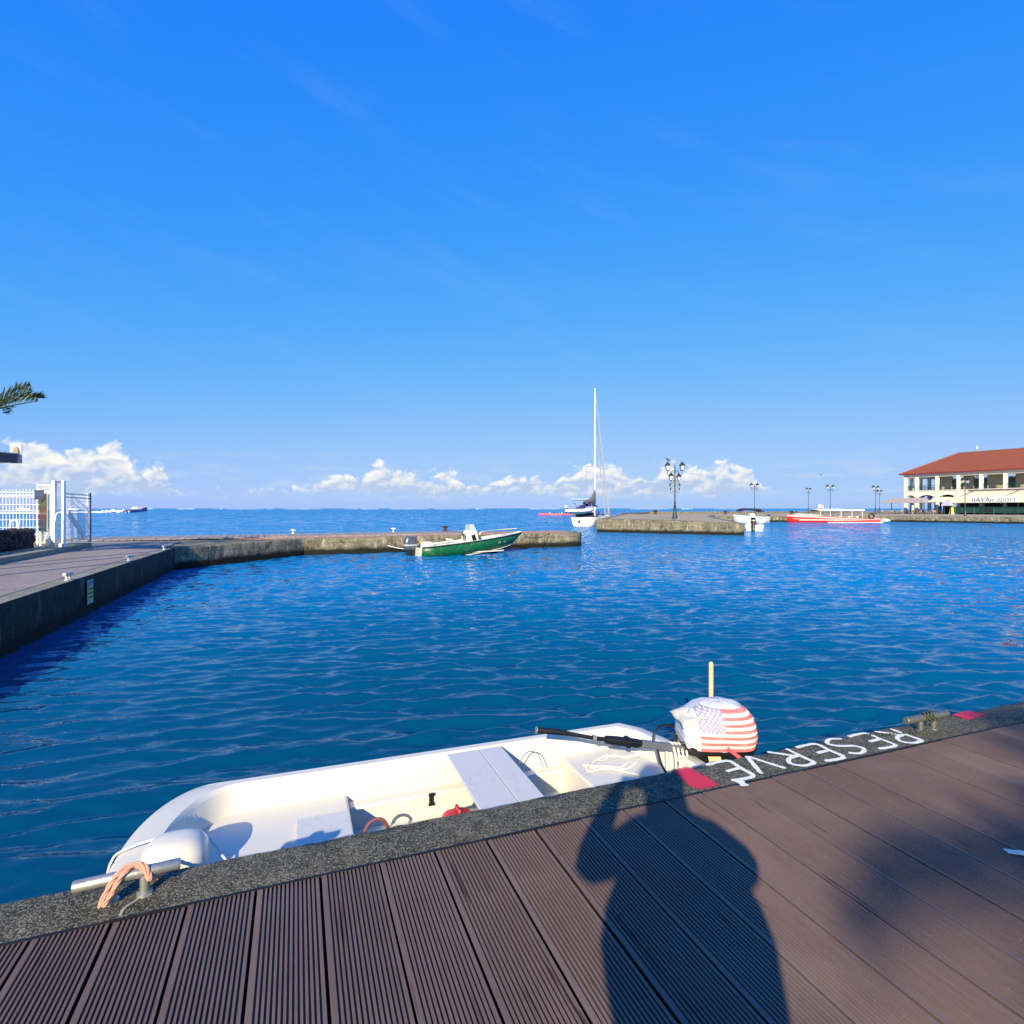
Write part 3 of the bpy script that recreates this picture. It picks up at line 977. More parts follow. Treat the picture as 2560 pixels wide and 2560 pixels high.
# ================================================================ the white dinghy
DB = thing('dinghy', 'white fibreglass dinghy moored against the kerb with a flag covered outboard', 'dinghy', W(-0.90, 3.55, 0), YAW)
M_gel = mat('white_gelcoat', (212, 207, 192), 0.32, 0, 0.05, 3.0, 0.04, 30, 0.20, (0.42, 0.39, 0.31))
M_gel_b = mat('white_gelcoat_worn', (198, 198, 193), 0.42, 0, 0.06, 11.0, 0.05, 30, 0.38, (0.34, 0.32, 0.28))
def outline(x0, a, b, x1, b1, x2, b2, x3, b3, nb=22):
    far = []
    for i in range(nb + 1):
        t = (math.pi / 2) * i / nb
        far.append((x0 + a * (1 - math.cos(t)), b * math.sin(t)))
    for t in (0.15, 0.35, 0.6, 0.8, 1.0):
        far.append((x0 + a + (x1 - x0 - a) * t, b + (b1 - b) * t))
    far += [(x2, b2), (x3, b3)]
    return far + [(x, -y) for x, y in reversed(far[1:])]
def lp(z, *a):
    return [(x, y, z) for x, y in outline(*a)]
hl = MB()
hl.loft([
    lp(-1.00, .42, .5, .30, 3.30, .38, 3.42, .30, 3.45, .12),
    lp(-0.88, .16, .42, .62, 3.42, .60, 3.55, .46, 3.60, .22),
    lp(-0.62, .06, .38, .72, 3.48, .68, 3.60, .52, 3.66, .25),
    lp(-0.445, .02, .37, .742, 3.50, .70, 3.63, .54, 3.69, .26),
    lp(-0.435, -.012, .37, .768, 3.52, .72, 3.65, .55, 3.71, .27),
    lp(-0.400, -.014, .37, .770, 3.52, .72, 3.65, .55, 3.71, .27),
    lp(-0.388, .004, .37, .752, 3.51, .705, 3.64, .545, 3.70, .265),
    lp(-0.362, .008, .37, .746, 3.51, .702, 3.64, .54, 3.70, .26),
    lp(-0.350, .030, .36, .730, 3.50, .690, 3.62, .53, 3.68, .255),
    lp(-0.350, .185, .34, .672, 3.44, .632, 3.55, .49, 3.60, .24),
    lp(-0.372, .205, .34, .652, 3.42, .612, 3.53, .475, 3.58, .235),
    lp(-0.58, .255, .34, .600, 3.40, .575, 3.50, .45, 3.55, .225),
    lp(-0.72, .31, .34, .550, 3.36, .530, 3.45, .42, 3.50, .21),
])
hl.build('hull', M_gel, DB, smooth=True, ang=0.55)
def clipped(xa, xb, x0, b):
    base = [p for p in outline(x0, .34, b, 3.40, b - .025, 3.50, .45, 3.55, .22)]
    far = [p for p in base[:len(base) // 2 + 1] if xa <= p[0] <= xb]
    yb = far[-1][1]
    ya = far[0][1]
    far = ([(xa, ya)] if far[0][0] > xa + .01 and ya > .05 else []) + far + [(xb, yb)]
    pts = far + [(x, -y) for x, y in reversed(far) if y > 1e-4]
    return pts
MB().prism(clipped(0.0, 1.24, .232, .618), -0.76, -0.52).build('bow_platform', M_gel, DB, bevel=.02, segs=3, smooth=True)
MB().prism(clipped(2.89, 3.7, .235, .612), -0.76, -0.50).build('stern_seat', M_gel, DB, bevel=.02, segs=3, smooth=True)
MB().box((1.065, -0.02, -0.503), (0.33, 0.70, 0.03)).build('hatch_cover', M_gel_b, DB, bevel=.006)
MB().box((1.09, -0.10, -0.486), (0.12, 0.20, 0.004)).build('hatch_plate', mat('grey_plate', (178, 178, 176), .5, 0, .1), DB)
for s in (-1, 1):
    MB().box((2.07, s * .545, -0.65), (1.66, 0.11, 0.17)).build('side_ledge', M_gel, DB, bevel=.02, segs=3, smooth=True)
for x0, x1 in ((1.955, 2.205), (2.209, 2.385)):
    MB().box(((x0 + x1) / 2, -0.01, -0.352), (x1 - x0, 1.20, 0.024), rz=0.0).build('thwart_board', M_gel_b, DB, bevel=.004)
hp = MB()
def hump(u, v):
    # moulded nose: a tongue running aft from the stem
    x = 0.05 + 0.44 * u
    hw = 0.135 * (1 - max(0, (u - .62) / .38) ** 2.6) ** .5 * (0.75 + .25 * min(1, u * 3)) + 1e-3
    y = -hw * 1.25 + 2.5 * hw * v
    q = abs(y) / (hw * 1.25)
    lift = 0.085 * (1 - q ** 3.0) * min(1, u * 2.2) ** .8
    sink = -0.16 * max(0, (q - .72) / .28) ** 1.5 if u > .3 else -0.02 * q
    end = -0.16 * max(0, (u - .86) / .14) ** 2
    return (x, y, -0.352 + lift + sink + end)
hp.ell((.285, 0.0, -.425), (.165, .15, .135), 28, 16, 2.8)
hp.build('bow_moulding', M_gel, DB, smooth=True, ang=1.3)
# fittings
MB().box((1.815, .486, -.60), (.032, .014, .085)).box((1.815, .478, -.565), (.045, .012, .02)).box((1.815, .478, -.635), (.045, .012, .02)).build('rowlock_bracket', mat('black_plastic', (22, 22, 24), .45, 0, .1), DB, bevel=.003)
M_hose = mat('maroon_hose', (112, 62, 62), .6, 0, .1)
MB().tube(smooth_path([(1.29, .12, -.68), (1.31, .14, -.54), (1.37, .15, -.49), (1.44, .14, -.52), (1.47, .12, -.68)], 6), .011, 8).build('hose', M_hose, DB, smooth=True)
# grab handle and pad eye on the seat side
MB().tube(smooth_path([(2.47, .42, -.42), (2.55, .45, -.36), (2.63, .44, -.38), (2.66, .40, -.47)], 6), .004, 6).build('cable', M_galv, DB, smooth=True)
# red fuel can half hidden under the thwart
fc = thing('fuel_can', 'red plastic fuel can under the dinghy seat board', 'fuel can', DB.matrix_basis @ Vector((1.90, .03, -.745)), YAW)
M_red = mat('red_plastic', (196, 40, 44), .4, 0, .08)
MB().ell((0, 0, .125), (.11, .15, .125), 20, 12, 3.6).build('tank', M_red, fc, smooth=True)
MB().lathe([(.03, .235), (.03, .265), (.02, .27)], 12, (0, -.06, 0)).build('cap', mat('black_plastic', (22, 22, 24)), fc, smooth=True)
MB().tube([(0, -.02, .235), (0, 0.0, .265), (0, .08, .265), (0, .10, .23)], .012, 8).build('handle', M_red, fc, smooth=True)
# bow line across the nose and a knotted end with a small buoy
rb = MB()
rb.tube(smooth_path([Vector((-.04, .03, -.46)), Vector((-.02, .035, -.385)), Vector((.02, .04, -.343)), Vector((.16, .075, -.325)), Vector((.30, .10, -.32)), Vector((.42, .10, -.37)), Vector((.52, .02, -.47)), Vector((.60, -.10, -.50))], 8), .006, 7)
for k in range(7):
    a = k * 2.4
    rb.tube(smooth_path([Vector((.60, -.12, -.50)), Vector((.60 + .05 * math.cos(a), -.12 + .05 * math.sin(a), -.46 + .02 * math.sin(3 * a))), Vector((.60 + .075 * math.cos(a + .5), -.12 + .06 * math.sin(a + .5), -.50))], 4), .0055, 6)
rb.build('bow_line', M_rope_w, DB, smooth=True)
MB().ell((.70, -.13, -.475), (.05, .045, .045), 14, 9).build('float', mat('pink_float', (206, 150, 150), .6, 0, .15), DB, smooth=True)
# coil of white line on the stern seat
cr = MB()
rs = random.Random(11)
for k in range(2):
    cx_, cy_, rr = 3.22 + rs.uniform(-.06, .1), .30 + rs.uniform(-.08, .08), rs.uniform(.08, .2)
    pts = [Vector((cx_ + rr * 1.3 * math.cos(a) + .03 * math.sin(3 * a + k), cy_ + rr * .55 * math.sin(a), -.489 + .012 * k + .012 * math.sin(5 * a + k))) for a in np.linspace(0, 5.6, 22)]
    cr.tube(pts, .005, 6)
cr.tube(smooth_path([Vector((2.98, .36, -.49)), Vector((3.10, .28, -.488)), Vector((3.24, .12, -.488)), Vector((3.38, -.05, -.488)), Vector((3.45, -.2, -.47))], 8), .0065, 6)
cr.build('rope_coil', M_rope_w, DB, smooth=True)

# ---- outboard motor of the dinghy, swung towards the quay (built in its own frame: +x is aft)
rz_m = -YAW - math.radians(1.5)
mo = DB.matrix_basis.inverted() @ Vector((1.30, 4.36, 0))
M_blackp = mat('motor_black', (30, 32, 36), .35, 0, .12, 20, .05, 60, .15, (.2, .2, .2))
M_grey = mat('motor_grey', (108, 112, 120), .4, .3, .1, 20)
mt_ = MB()
# lower tray of the cowl
def rr_loop(x0, x1, hy, z, k=10, pw=3.4):
    cx_, rx_ = (x0 + x1) / 2, (x1 - x0) / 2
    r = []
    for j in range(4 * k):
        a = 2 * math.pi * j / (4 * k)
        c, s = math.cos(a), math.sin(a)
        r.append((cx_ + rx_ * math.copysign(abs(c) ** (2 / pw), c), hy * math.copysign(abs(s) ** (2 / pw), s), z))
    return r
mt_.loft([rr_loop(.06, .42, .085, -.52), rr_loop(.03, .50, .13, -.40), rr_loop(.0, .545, .19, -.30), rr_loop(-.005, .55, .20, -.255), rr_loop(.02, .54, .175, -.245)])
mt_.loft([rr_loop(.10, .34, .06, -1.35, 6, 2), rr_loop(.10, .36, .07, -.9, 6, 2), rr_loop(.08, .44, .085, -.55, 6, 2)])
mt_.box((.02, 0, -.50), (.16, .24, .20)).box((.02, .09, -.44), (.10, .04, .36)).box((.02, -.09, -.44), (.10, .04, .36))
mot = mt_.build('outboard_motor', M_blackp, DB, smooth=True, bevel=.004)
mot.location = mo
mot.rotation_euler = (0, 0, rz_m)
# cloth cover tied over the cowl
m, g, b = new_mat('cover_cloth')
tcd = g.n('ShaderNodeTexCoord').outputs['Object']
n1 = g.noise(tcd, 9.0, 5.0, .6)
g.put(b.inputs['Base Color'], g.mix(n1, (0.50, 0.52, 0.58), (0.62, 0.63, 0.64)))
b.inputs['Roughness'].default_value = .85
ox, oy, oz = g.sep(tcd)
fold = g.noise(g.xyz(g.m('MULTIPLY', ox, 5.0), g.m('MULTIPLY', oy, 5.0), g.m('MULTIPLY', oz, 26.0)), 1.0, 3.0, .5, .6)
g.put(b.inputs['Normal'], g.bump(fold, .7, .02))
M_cover = m
cov = MB()
COVER = [(-.345, -.015, .645, .200, 3.4), (-.28, -.03, .66, .212, 3.4), (-.20, -.02, .662, .212, 3.4), (-.13, .0, .65, .202, 3.0), (-.065, .045, .615, .182, 2.7), (-.015, .10, .565, .150, 2.5), (.018, .17, .50, .10, 2.3), (.033, .27, .40, .04, 2.2)]
def on_cover(x, z, off):
    """point on the quay side of the cover at height z"""
    z = min(z, .028)
    for a_, b_ in zip(COVER[:-1], COVER[1:]):
        if z <= b_[0]:
            break
    t = max(0.0, (z - a_[0]) / (b_[0] - a_[0]))
    x0, x1, hy, pw = [a_[i] + (b_[i] - a_[i]) * t for i in (1, 2, 3, 4)]
    cx_, rx_ = (x0 + x1) / 2, (x1 - x0) / 2
    q = max(-.985, min(.985, (x - cx_) / rx_))
    return cx_ + q * (rx_ + off), -(hy * (1 - abs(q) ** pw) ** (1 / pw)) * 1.02 - off, z
cl_ = [rr_loop(-.015, .645, .200, -.345, 12), rr_loop(-.03, .66, .212, -.28, 12), rr_loop(-.02, .662, .212, -.20, 12), rr_loop(.0, .65, .202, -.13, 12, 3.0), rr_loop(.045, .615, .182, -.065, 12, 2.7), rr_loop(.10, .565, .150, -.015, 12, 2.5), rr_loop(.17, .50, .10, .018, 12, 2.3), rr_loop(.27, .40, .04, .033, 12, 2.2)]
rs = random.Random(3)
def cover_pt(p, i, j):
    k = 1 + .018 * math.sin(j * .9 + i * 1.3) + .012 * math.sin(j * 2.1 + i)
    return ((.32 + (p[0] - .32) * k) * .81, p[1] * k, .033 + .82 * (p[2] - .033) + (.012 * math.sin(j * 1.7) if i == 0 else .004 * math.sin(j * .8 + i)))
cl_ = [[cover_pt(p, i, j) for j, p in enumerate(L_)] for i, L_ in enumerate(cl_)]
cov.loft(cl_, cap0=False)
cov.build('motor_cover', M_cover, mot, smooth=True, ang=2.0)
# cloth flap hanging at the front corner
MB().grid(lambda u, v: (-.035 + .17 * u - .02 * v, -.20 + .36 * v, -.015 - .08 * (1 - u) ** 1.5 - .05 * abs(v - .4) + .012 * math.sin(9 * v + 4 * u)), 8, 12).build('cloth_flap', mat('cream_cloth', (222, 214, 192), .85, 0, .06, 12, .2, 40), mot, smooth=True, solid=.003, ang=2)
# flag draped over the quay side of the cover
def flag_obj():
    nu, nv = 240, 132
    vs, cols, fs = [], [], []
    red, white, blue = lin((212, 110, 112)), lin((222, 218, 206)), lin((146, 142, 168))
    R_, Wt, Bl = red, white, blue
    def in_star(x, y):
        r = math.hypot(x, y)
        a = math.atan2(x, y)
        seg = (a % (2 * math.pi / 5)) - math.pi / 5
        return r * math.cos(seg) < 0 or r < 0.38 * math.cos(math.pi / 5) / math.cos(abs(abs(seg) - math.pi / 5) - 0) * (1 if abs(seg) > .3 else .55) + (.30 if abs(seg) > .5 else 0)
    for i in range(nu):
        for j in range(nv):
            u, v = i / (nu - 1), j / (nv - 1)          # u hoist -> fly, v bottom -> top
            # drape: lies on the surface of the cover and rolls over its shoulder
            x = .075 + .555 * u - .03 * (v - .5)
            zz = -.350 + .372 * v - .018 * max(0, u - .45) * v - .02 * math.sin(2.6 * u) * v
            x, y, zz = on_cover(x, zz, .0075 + .004 * math.sin(9 * u + 2 * v) * math.sin(5 * v + 1))
            if u > .975:
                x += .006 * math.sin(j * 2.7)
                zz += .005 * math.sin(j * 1.9)
            vs.append((x * .81, y, .033 + .82 * (zz - .033)))
            s = int(min(12, (1 - v) * 13))
            if u < .055:
                c = Wt
            else:
                uu = (u - .055) / .945
                if uu < .42 and s < 7:
                    c = Bl
                    cx_, cy_ = uu / .42, (1 - v) * 13 / 7
                    row = cy_ * 9.6 - .3
                    ri = math.floor(row)
                    if 0 <= ri <= 8:
                        if ri % 2 == 0:
                            q = cx_ * 6.0
                        else:
                            q = cx_ * 6.0 - .5
                        qi = math.floor(q)
                        ok = 0 <= qi <= (5 if ri % 2 == 0 else 4)
                        fx, fy = (q - qi - .5) * .076 * 6 / 6, (row - ri - .5) * -.056
                        rr_ = math.hypot(fx, fy)
                        a_ = math.atan2(fx, fy)
                        lim = .017 + .010 * math.cos(5 * a_)
                        if ok and rr_ < lim:
                            c = Wt
                else:
                    c = R_ if s % 2 == 0 else Wt
            cols.append((*c, 1))
    for i in range(nu - 1):
        for j in range(nv - 1):
            fs.append((i * nv + j, (i + 1) * nv + j, (i + 1) * nv + j + 1, i * nv + j + 1))
    me = bpy.data.meshes.new('flag')
    me.from_pydata(vs, [], fs)
    ca = me.color_attributes.new('dye', 'FLOAT_COLOR', 'POINT')
    ca.data.foreach_set('color', np.array(cols, dtype=np.float32).ravel())
    me.shade_smooth()
    m, g, b = new_mat('flag_cloth')
    at = g.n('ShaderNodeAttribute', attribute_name='dye').outputs['Color']
    tcd = g.n('ShaderNodeTexCoord').outputs['Object']
    wv = g.noise(tcd, 14.0, 4.0, .6)
    g.put(b.inputs['Base Color'], g.mix(g.m('MULTIPLY', g.ss(wv, .45, .75), .22), at, lin((226, 214, 206))))
    b.inputs['Roughness'].default_value = .85
    g.put(b.inputs['Normal'], g.bump(g.noise(tcd, 30.0, 4.0, .6), .25, .01))
    me.materials.append(m)
    o = bpy.data.objects.new('flag', me)
    COL.objects.link(o)
    o.parent = mot
    return o
flag_obj()
# frayed tail of the flag hanging below
MB().grid(lambda u, v: (.27 + .15 * u + .01 * v, -.222 + .01 * u, -.262 - .115 * u + .026 * v), 8, 3).build('flag_tail', mat('faded_red_cloth', (206, 84, 96), .85, 0, .1, 30), mot, smooth=True, solid=.002)
MB().box((.20, -.172, -.345), (.09, .004, .035), ry=-.1, rx=-.45).build('maker_plate', mat('copper_label', (214, 156, 112), .4, .3, .25, 30), mot)
# tiller: grey arm, black throttle joint and long extension handle (in the boat's frame)
MB().bar((3.74, -.03, -.335), (3.28, .02, -.235), .045, .05).bar((3.80, .03, -.33), (3.62, .03, -.29), .05, .06).build('tiller_arm', M_grey, mot, bevel=.006)
tl = MB()
tl.tube([(3.28, .02, -.235), (3.25, .023, -.23), (3.08, .045, -.195), (3.0, .055, -.178)], [.024, .032, .034, .028], 12)
tl.box((3.17, .035, -.213), (.03, .05, .075))
tl.tube([(3.0, .055, -.178), (2.92, .065, -.162)], .016, 10)
tl.tube([(2.90, .067, -.157), (2.74, .10, -.118)], .0145, 10)
tl.tube([(2.74, .10, -.118), (2.66, .115, -.098), (2.50, .15, -.075)], [.015, .022, .022], 12)
tlo = tl.build('tiller_handle', mat('black_plastic', (22, 22, 24)), mot, smooth=True)
MB().tube([(2.50, .15, -.075), (2.492, .1515, -.073)], .025, 14).build('handle_ring', M_galv, mot, smooth=True)
MB().tube([(2.925, .064, -.163), (2.90, .067, -.157)], .022, 10).build('handle_ring', M_galv, mot, smooth=True)
for ch_ in mot.children:
    if ch_.name.split('.')[0] in ('tiller_arm', 'tiller_handle', 'handle_ring'):
        ch_.matrix_parent_inverse = mot.matrix_basis.inverted()
# hoses, control cables and the hank of white line hung over the arm
M_cable = mat('rubber_and_gap_black', (16, 16, 18), .5, 0, .1)
cb = MB()
cb.tube(smooth_path([(3.42, .06, -.30), (3.46, .10, -.20), (3.55, .12, -.17), (3.64, .10, -.19)], 7), .009, 7)
cb.tube(smooth_path([(3.40, -.01, -.28), (3.42, -.05, -.40), (3.48, -.12, -.50), (3.52, -.2, -.52)], 7), .009, 7)
cb.tube(smooth_path([(3.40, -.30, -.48), (3.44, -.22, -.44), (3.50, -.20, -.46), (3.52, -.28, -.49), (3.46, -.34, -.49), (3.40, -.30, -.48)], 6), .007, 7)
cbo = cb.build('control_cable', M_cable, mot, smooth=True)
cbo.matrix_parent_inverse = mot.matrix_basis.inverted()
hk = MB()
for k in range(5):
    x = 3.53 + .035 * k
    hk.tube(smooth_path([(x, .05, -.50), (x, .05, -.33), (x + .004, 0.0, -.258 - .008 * k), (x + .002, -.05, -.34), (x - .004, -.075, -.50), (x, -.08, -.60 - .02 * (k % 2))], 6), .0085, 7)
hko = hk.build('rope_hank', M_rope_w, mot, smooth=True)
hko.matrix_parent_inverse = mot.matrix_basis.inverted()

# wooden stake standing in the water behind the motor
sk = MB()
sk.loft([[(x, y, z) for x, y in ((-.018, -.012), (.018, -.012), (.018, .012), (-.018, .012))] for z in (-2.0, -1.0, 0, .17)] + [[(-.013, -.009, .185), (.013, -.009, .185), (.013, .009, .185), (-.013, .009, .185)]])
sko = sk.build('wooden_stake', mat('pale_wood', (206, 178, 140), .7, 0, .15, 12, .3, 50), None, bevel=.004)
sko.location = (1.705, 4.86, 0)
tag(sko, 'pale wooden stake sticking up behind the flag covered motor', 'stake')
# ================================================================ left promenade: fence, gate, stone wall, kiosk, palm
M_white = mat('white_painted_steel', (236, 236, 222), .4, 0, .05, 8, 0, 40, .08, (.5, .48, .4))
M_whiteg = mat('white_steel_weathered', (214, 216, 214), .45, 0, .08, 8, 0, 40, .15, (.5, .48, .4))
M_bluegrey = mat('blue_grey_steel', (96, 108, 150), .45, .2, .1)
def mesh_panel(name, p0, p1, z0, z1, dv, dh, r, parent, material, folds=()):
    """welded wire panel: fine vertical wires tied by double horizontals, with pressed ribs"""
    mb = MB()
    p0, p1 = Vector(p0), Vector(p1)
    L = (p1 - p0).length
    d = (p1 - p0) / L
    nr = Vector((-d.y, d.x, 0))
    k = int(L / dv)
    for i in range(k + 1):
        p = p0 + d * (L * i / k)
        mb.bar((p.x, p.y, z0), (p.x, p.y, z1), 2 * r, 2 * r)
    z = z0 + .05
    while z < z1:
        off = nr * (.03 if any(abs(z - f) < .06 for f in folds) else 0.006)
        mb.bar(Vector((p0.x, p0.y, z)) + off, Vector((p1.x, p1.y, z)) + off, 2.2 * r, 2.2 * r)
        z += dh
    for f in folds:
        for s in (-.05, .05):
            a = nr * .035
            mb.bar(Vector((p0.x, p0.y, f + s)) + a, Vector((p1.x, p1.y, f + s)) + a, 3 * r, 3 * r)
    return mb.build(name, material, parent)
ZP = 0.16
# fence running off to the left
F0, F1 = Vector((-16.95, 20.35, 0)), Vector((-21.6, 18.58, 0))
fn = thing('wire_fence', 'white welded wire fence behind the dark stone wall at left', 'fence', (0, 0, 0))
mesh_panel('wire_panel', F0, F0.lerp(F1, .52), ZP + .08, 2.18, .095, .27, .0075, fn, M_white, (1.38, 2.02))
mesh_panel('wire_panel', F0.lerp(F1, .53), F1, ZP + .08, 2.18, .095, .27, .0075, fn, M_white, (1.38, 2.02))
for t in (0.0, .35, .72, 1.0):
    p = F0.lerp(F1, t)
    MB().box((p.x, p.y + .05, ZP + 1.0), (.06, .06, 2.0)).build('post', M_white if t == 0 else M_bluegrey, fn)
for s in (0, .9):
    p = F0.lerp(F1, .16 + s * .02)
# gate: portal, open leaf with notice board, latch hoop
gt = thing('gate', 'tall white steel gate standing open, with a poster board on its leaf', 'gate', (0, 0, 0))
PA, PB, PL = Vector((-16.05, 19.88, 0)), Vector((-15.62, 19.75, 0)), Vector((-17.25, 20.65, 0))
MB().box((PA.x, PA.y, ZP + 1.16), (.11, .11, 2.32)).build('gate_post', M_white, gt, bevel=.008)
MB().box((PB.x, PB.y, ZP + 1.15), (.09, .09, 2.30)).build('gate_post', M_white, gt, bevel=.008)
MB().box((PB.x, PB.y, ZP + .06), (.2, .2, .12)).build('post_foot', M_white, gt, bevel=.01)
MB().bar((PA.x, PA.y, ZP + 2.27), (PB.x, PB.y, ZP + 2.25), .08, .09).build('top_bar', M_bluegrey, gt)
lf = MB()
lf.box((PL.x, PL.y, ZP + 1.14), (.07, .07, 2.22)).box((PA.x - .12, PA.y + .08, ZP + 1.10), (.08, .08, 2.16))
lf.bar((PL.x, PL.y, ZP + 2.2), (PA.x - .12, PA.y + .08, ZP + 2.14), .05, .05)
lf.bar((PL.x, PL.y, ZP + 1.90), (PA.x - .12, PA.y + .08, ZP + 1.90), .04, .06)
lf.bar((PL.x, PL.y, ZP + .12), (PA.x - .12, PA.y + .08, ZP + .10), .05, .05)
lf.bar((PL.x + .4, PL.y - .25, ZP + .12), (PA.x - .14, PA.y + .09, ZP + .75), .04, .04)
leaf = lf.build('gate_leaf', M_white, gt, bevel=.004)
mesh_panel('leaf_mesh', PL, PA + Vector((-.12, .08, 0)), ZP + .12, ZP + 2.15, .06, .10, .004, leaf, M_whiteg)
# poster board on the leaf: pale frame, printed picture in blocks
def poster_mat(name, bands):
    m, g, b = new_mat(name)
    z = g.sep(g.n('ShaderNodeNewGeometry').outputs['Position'])[2]
    pos = g.n('ShaderNodeNewGeometry').outputs['Position']
    col = None
    n_ = g.noise(pos, 7.0, 5.0, .6)
    zz = g.m('ADD', z, g.m('MULTIPLY', g.m('SUBTRACT', n_, .5), .10))
    for z0, c in bands:
        cc_ = lin(c)
        col = cc_ if col is None else g.mix(g.ss(zz, z0 - .02, z0 + .02), col, cc_)
    g.put(b.inputs['Base Color'], g.mix(g.m('ADD', .45, g.m('MULTIPLY', n_, .4)), col, (.02, .02, .03)))
    b.inputs['Roughness'].default_value = .35
    return m
d_ = (PA - PL).normalized()
c_ = PL.lerp(PA, .46)
nrm = Vector((d_.y, -d_.x, 0))
pbz = ZP + 1.21
MB().bar(c_ - d_ * .42 + nrm * .07 + Vector((0, 0, pbz)), c_ + d_ * .36 + nrm * .07 + Vector((0, 0, pbz)), .03, 1.34).build('board_frame', mat('yellow_board_edge', (222, 226, 140), .5), leaf)
MB().bar(c_ - d_ * .36 + nrm * .10 + Vector((0, 0, pbz)), c_ + d_ * .36 + nrm * .10 + Vector((0, 0, pbz)), .012, 1.32).build('poster', poster_mat('poster_print', [(0, (44, 60, 96)), (.95, (90, 60, 62)), (1.1, (128, 30, 48)), (1.27, (140, 116, 96)), (1.36, (132, 26, 50)), (1.52, (96, 112, 40)), (1.75, (92, 106, 84)), (1.93, (120, 124, 132))]), leaf)
lh = MB()
lh.tube(smooth_path([PA + Vector((.06, -.02, ZP + .90)), PA + Vector((.08, -.03, ZP + 1.08)), PA + Vector((.18, -.06, ZP + 1.19)), PB + Vector((-.04, 0, ZP + 1.22))], 6), .02, 8)
lh.build('latch_hoop', M_white, gt, smooth=True)
# blue notice
bn = MB().box((-16.72, 20.05, 1.98), (.28, .02, .34), rz=.25).build('notice_sign', poster_mat('notice_print', [(0, (40, 44, 70)), (1.90, (30, 80, 170)), (2.08, (34, 60, 120))]))
tag(bn, 'small dark blue notice fixed to the white fence post by the gate', 'sign')
# low fence panel from the gate out along the step
PE = Vector((-16.95, 22.75, 0))
lfp = thing('gate_side_panel', 'white wire panel with a diagonal brace to the right of the gate', 'fence', (0, 0, 0))
mesh_panel('wire_panel', PB + Vector((-.02, .1, 0)), PE, ZP + .12, 1.98, .11, .24, .0035, lfp, M_whiteg, (1.36,))
MB().box((PE.x, PE.y, ZP + .98), (.08, .08, 1.96)).build('post', M_bluegrey, lfp)
MB().box((PE.x - .05, PE.y, ZP + 1.70), (.07, .07, .5)).build('post_sleeve', M_white, lfp)
for z in (ZP + 1.86, ZP + 1.74):
    MB().bar((PB.x, PB.y + .1, z), (PE.x, PE.y, z), .03, .05).build('rail', M_white, lfp)
MB().bar((PB.x, PB.y + .12, ZP + .22), (PE.x, PE.y, ZP + .26), .04, .05).build('rail', M_white, lfp)
MB().bar((PB.x - .04, PB.y + .25, ZP + 1.20), (PE.x + .45, PE.y - .9, ZP + .30), .02, .26, up=(0, 0, 1)).build('brace', M_whiteg, lfp)
# bent white tube seen through the fence
MB().tube(smooth_path([(-17.3, 19.55, ZP), (-17.3, 19.55, ZP + .75), (-17.22, 19.55, ZP + .92), (-17.08, 19.55, ZP + .92), (-17.02, 19.55, ZP + .75), (-17.02, 19.55, ZP + .5)], 5), .035, 8).build('hoop_rail', M_white, None, smooth=True)
tag(bpy.data.objects['hoop_rail'], 'bent white tube hoop between the stone wall and the wire fence', 'rail')

# dry stone wall of dark lava stones
sw = thing('stone_wall', 'low wall of rough black lava stones beside the promenade', 'wall', W(-8.35, 24.05, ZP), YAW)
M_lava = mat('lava_stone', (52, 46, 46), .9, 0, .35, 6, .6, 24, .2, (.12, .11, .10), rnd=.35)
stones = []
for k in range(5):
    bm = bmesh.new()
    bmesh.ops.create_icosphere(bm, subdivisions=2, radius=1)
    rs = random.Random(50 + k)
    ax = [Vector((rs.uniform(-1, 1), rs.uniform(-1, 1), rs.uniform(-1, 1))).normalized() for _ in range(7)]
    for v in bm.verts:
        d = v.co.normalized()
        s = 1.0
        for a in ax:
            q = d.dot(a)
            if q > .62:
                s = min(s, .70 / q + .12)
        v.co = d * s
    me = bpy.data.meshes.new('stone')
    bm.to_mesh(me)
    bm.free()
    me.materials.append(M_lava)
    stones.append(me)
rs = random.Random(8)
for row in range(4):
    for i in range(27):
        for side in (0, 1):
            if side == 1 and row < 2:
                continue
            y = -.0 - .27 * i + rs.uniform(-.05, .05) + (.13 if row % 2 else 0)
            s = rs.uniform(.13, .175)
            inst('stone', rs.choice(stones), sw, (-.12 + rs.uniform(-.03, .03) - side * .26 - row * .02, y - .1, .09 + row * .145 + rs.uniform(-.02, .02)), (rs.uniform(0, 6), rs.uniform(0, 6), rs.uniform(0, 6)), (s, s * rs.uniform(.8, 1.15), s * rs.uniform(.7, .95)))
MB().box((-.26, -3.6, .27), (.30, 7.2, .52)).build('core', mat('wall_core', (24, 22, 22), .95), sw)

# cleats on the left quay edge
cw = None
for i, (n, lab) in enumerate([(9.35, 'pale mooring cleat on the left quay nearest the viewer'), (14.35, 'pale mooring cleat on the left quay just above the yellow sign'),
                              (19.0, 'pale mooring cleat on the left quay between two others'), (23.6, 'pale mooring cleat at the inner corner of the left quay')]):
    cleat(lab, W(E_LQ - .14, n, .006), YAW + math.pi / 2, mat('pale_cleat_paint', (206, 204, 196), .5, .2, .1), L=.42, r=.035, group='cleats along the left quay', z_bar=.13)

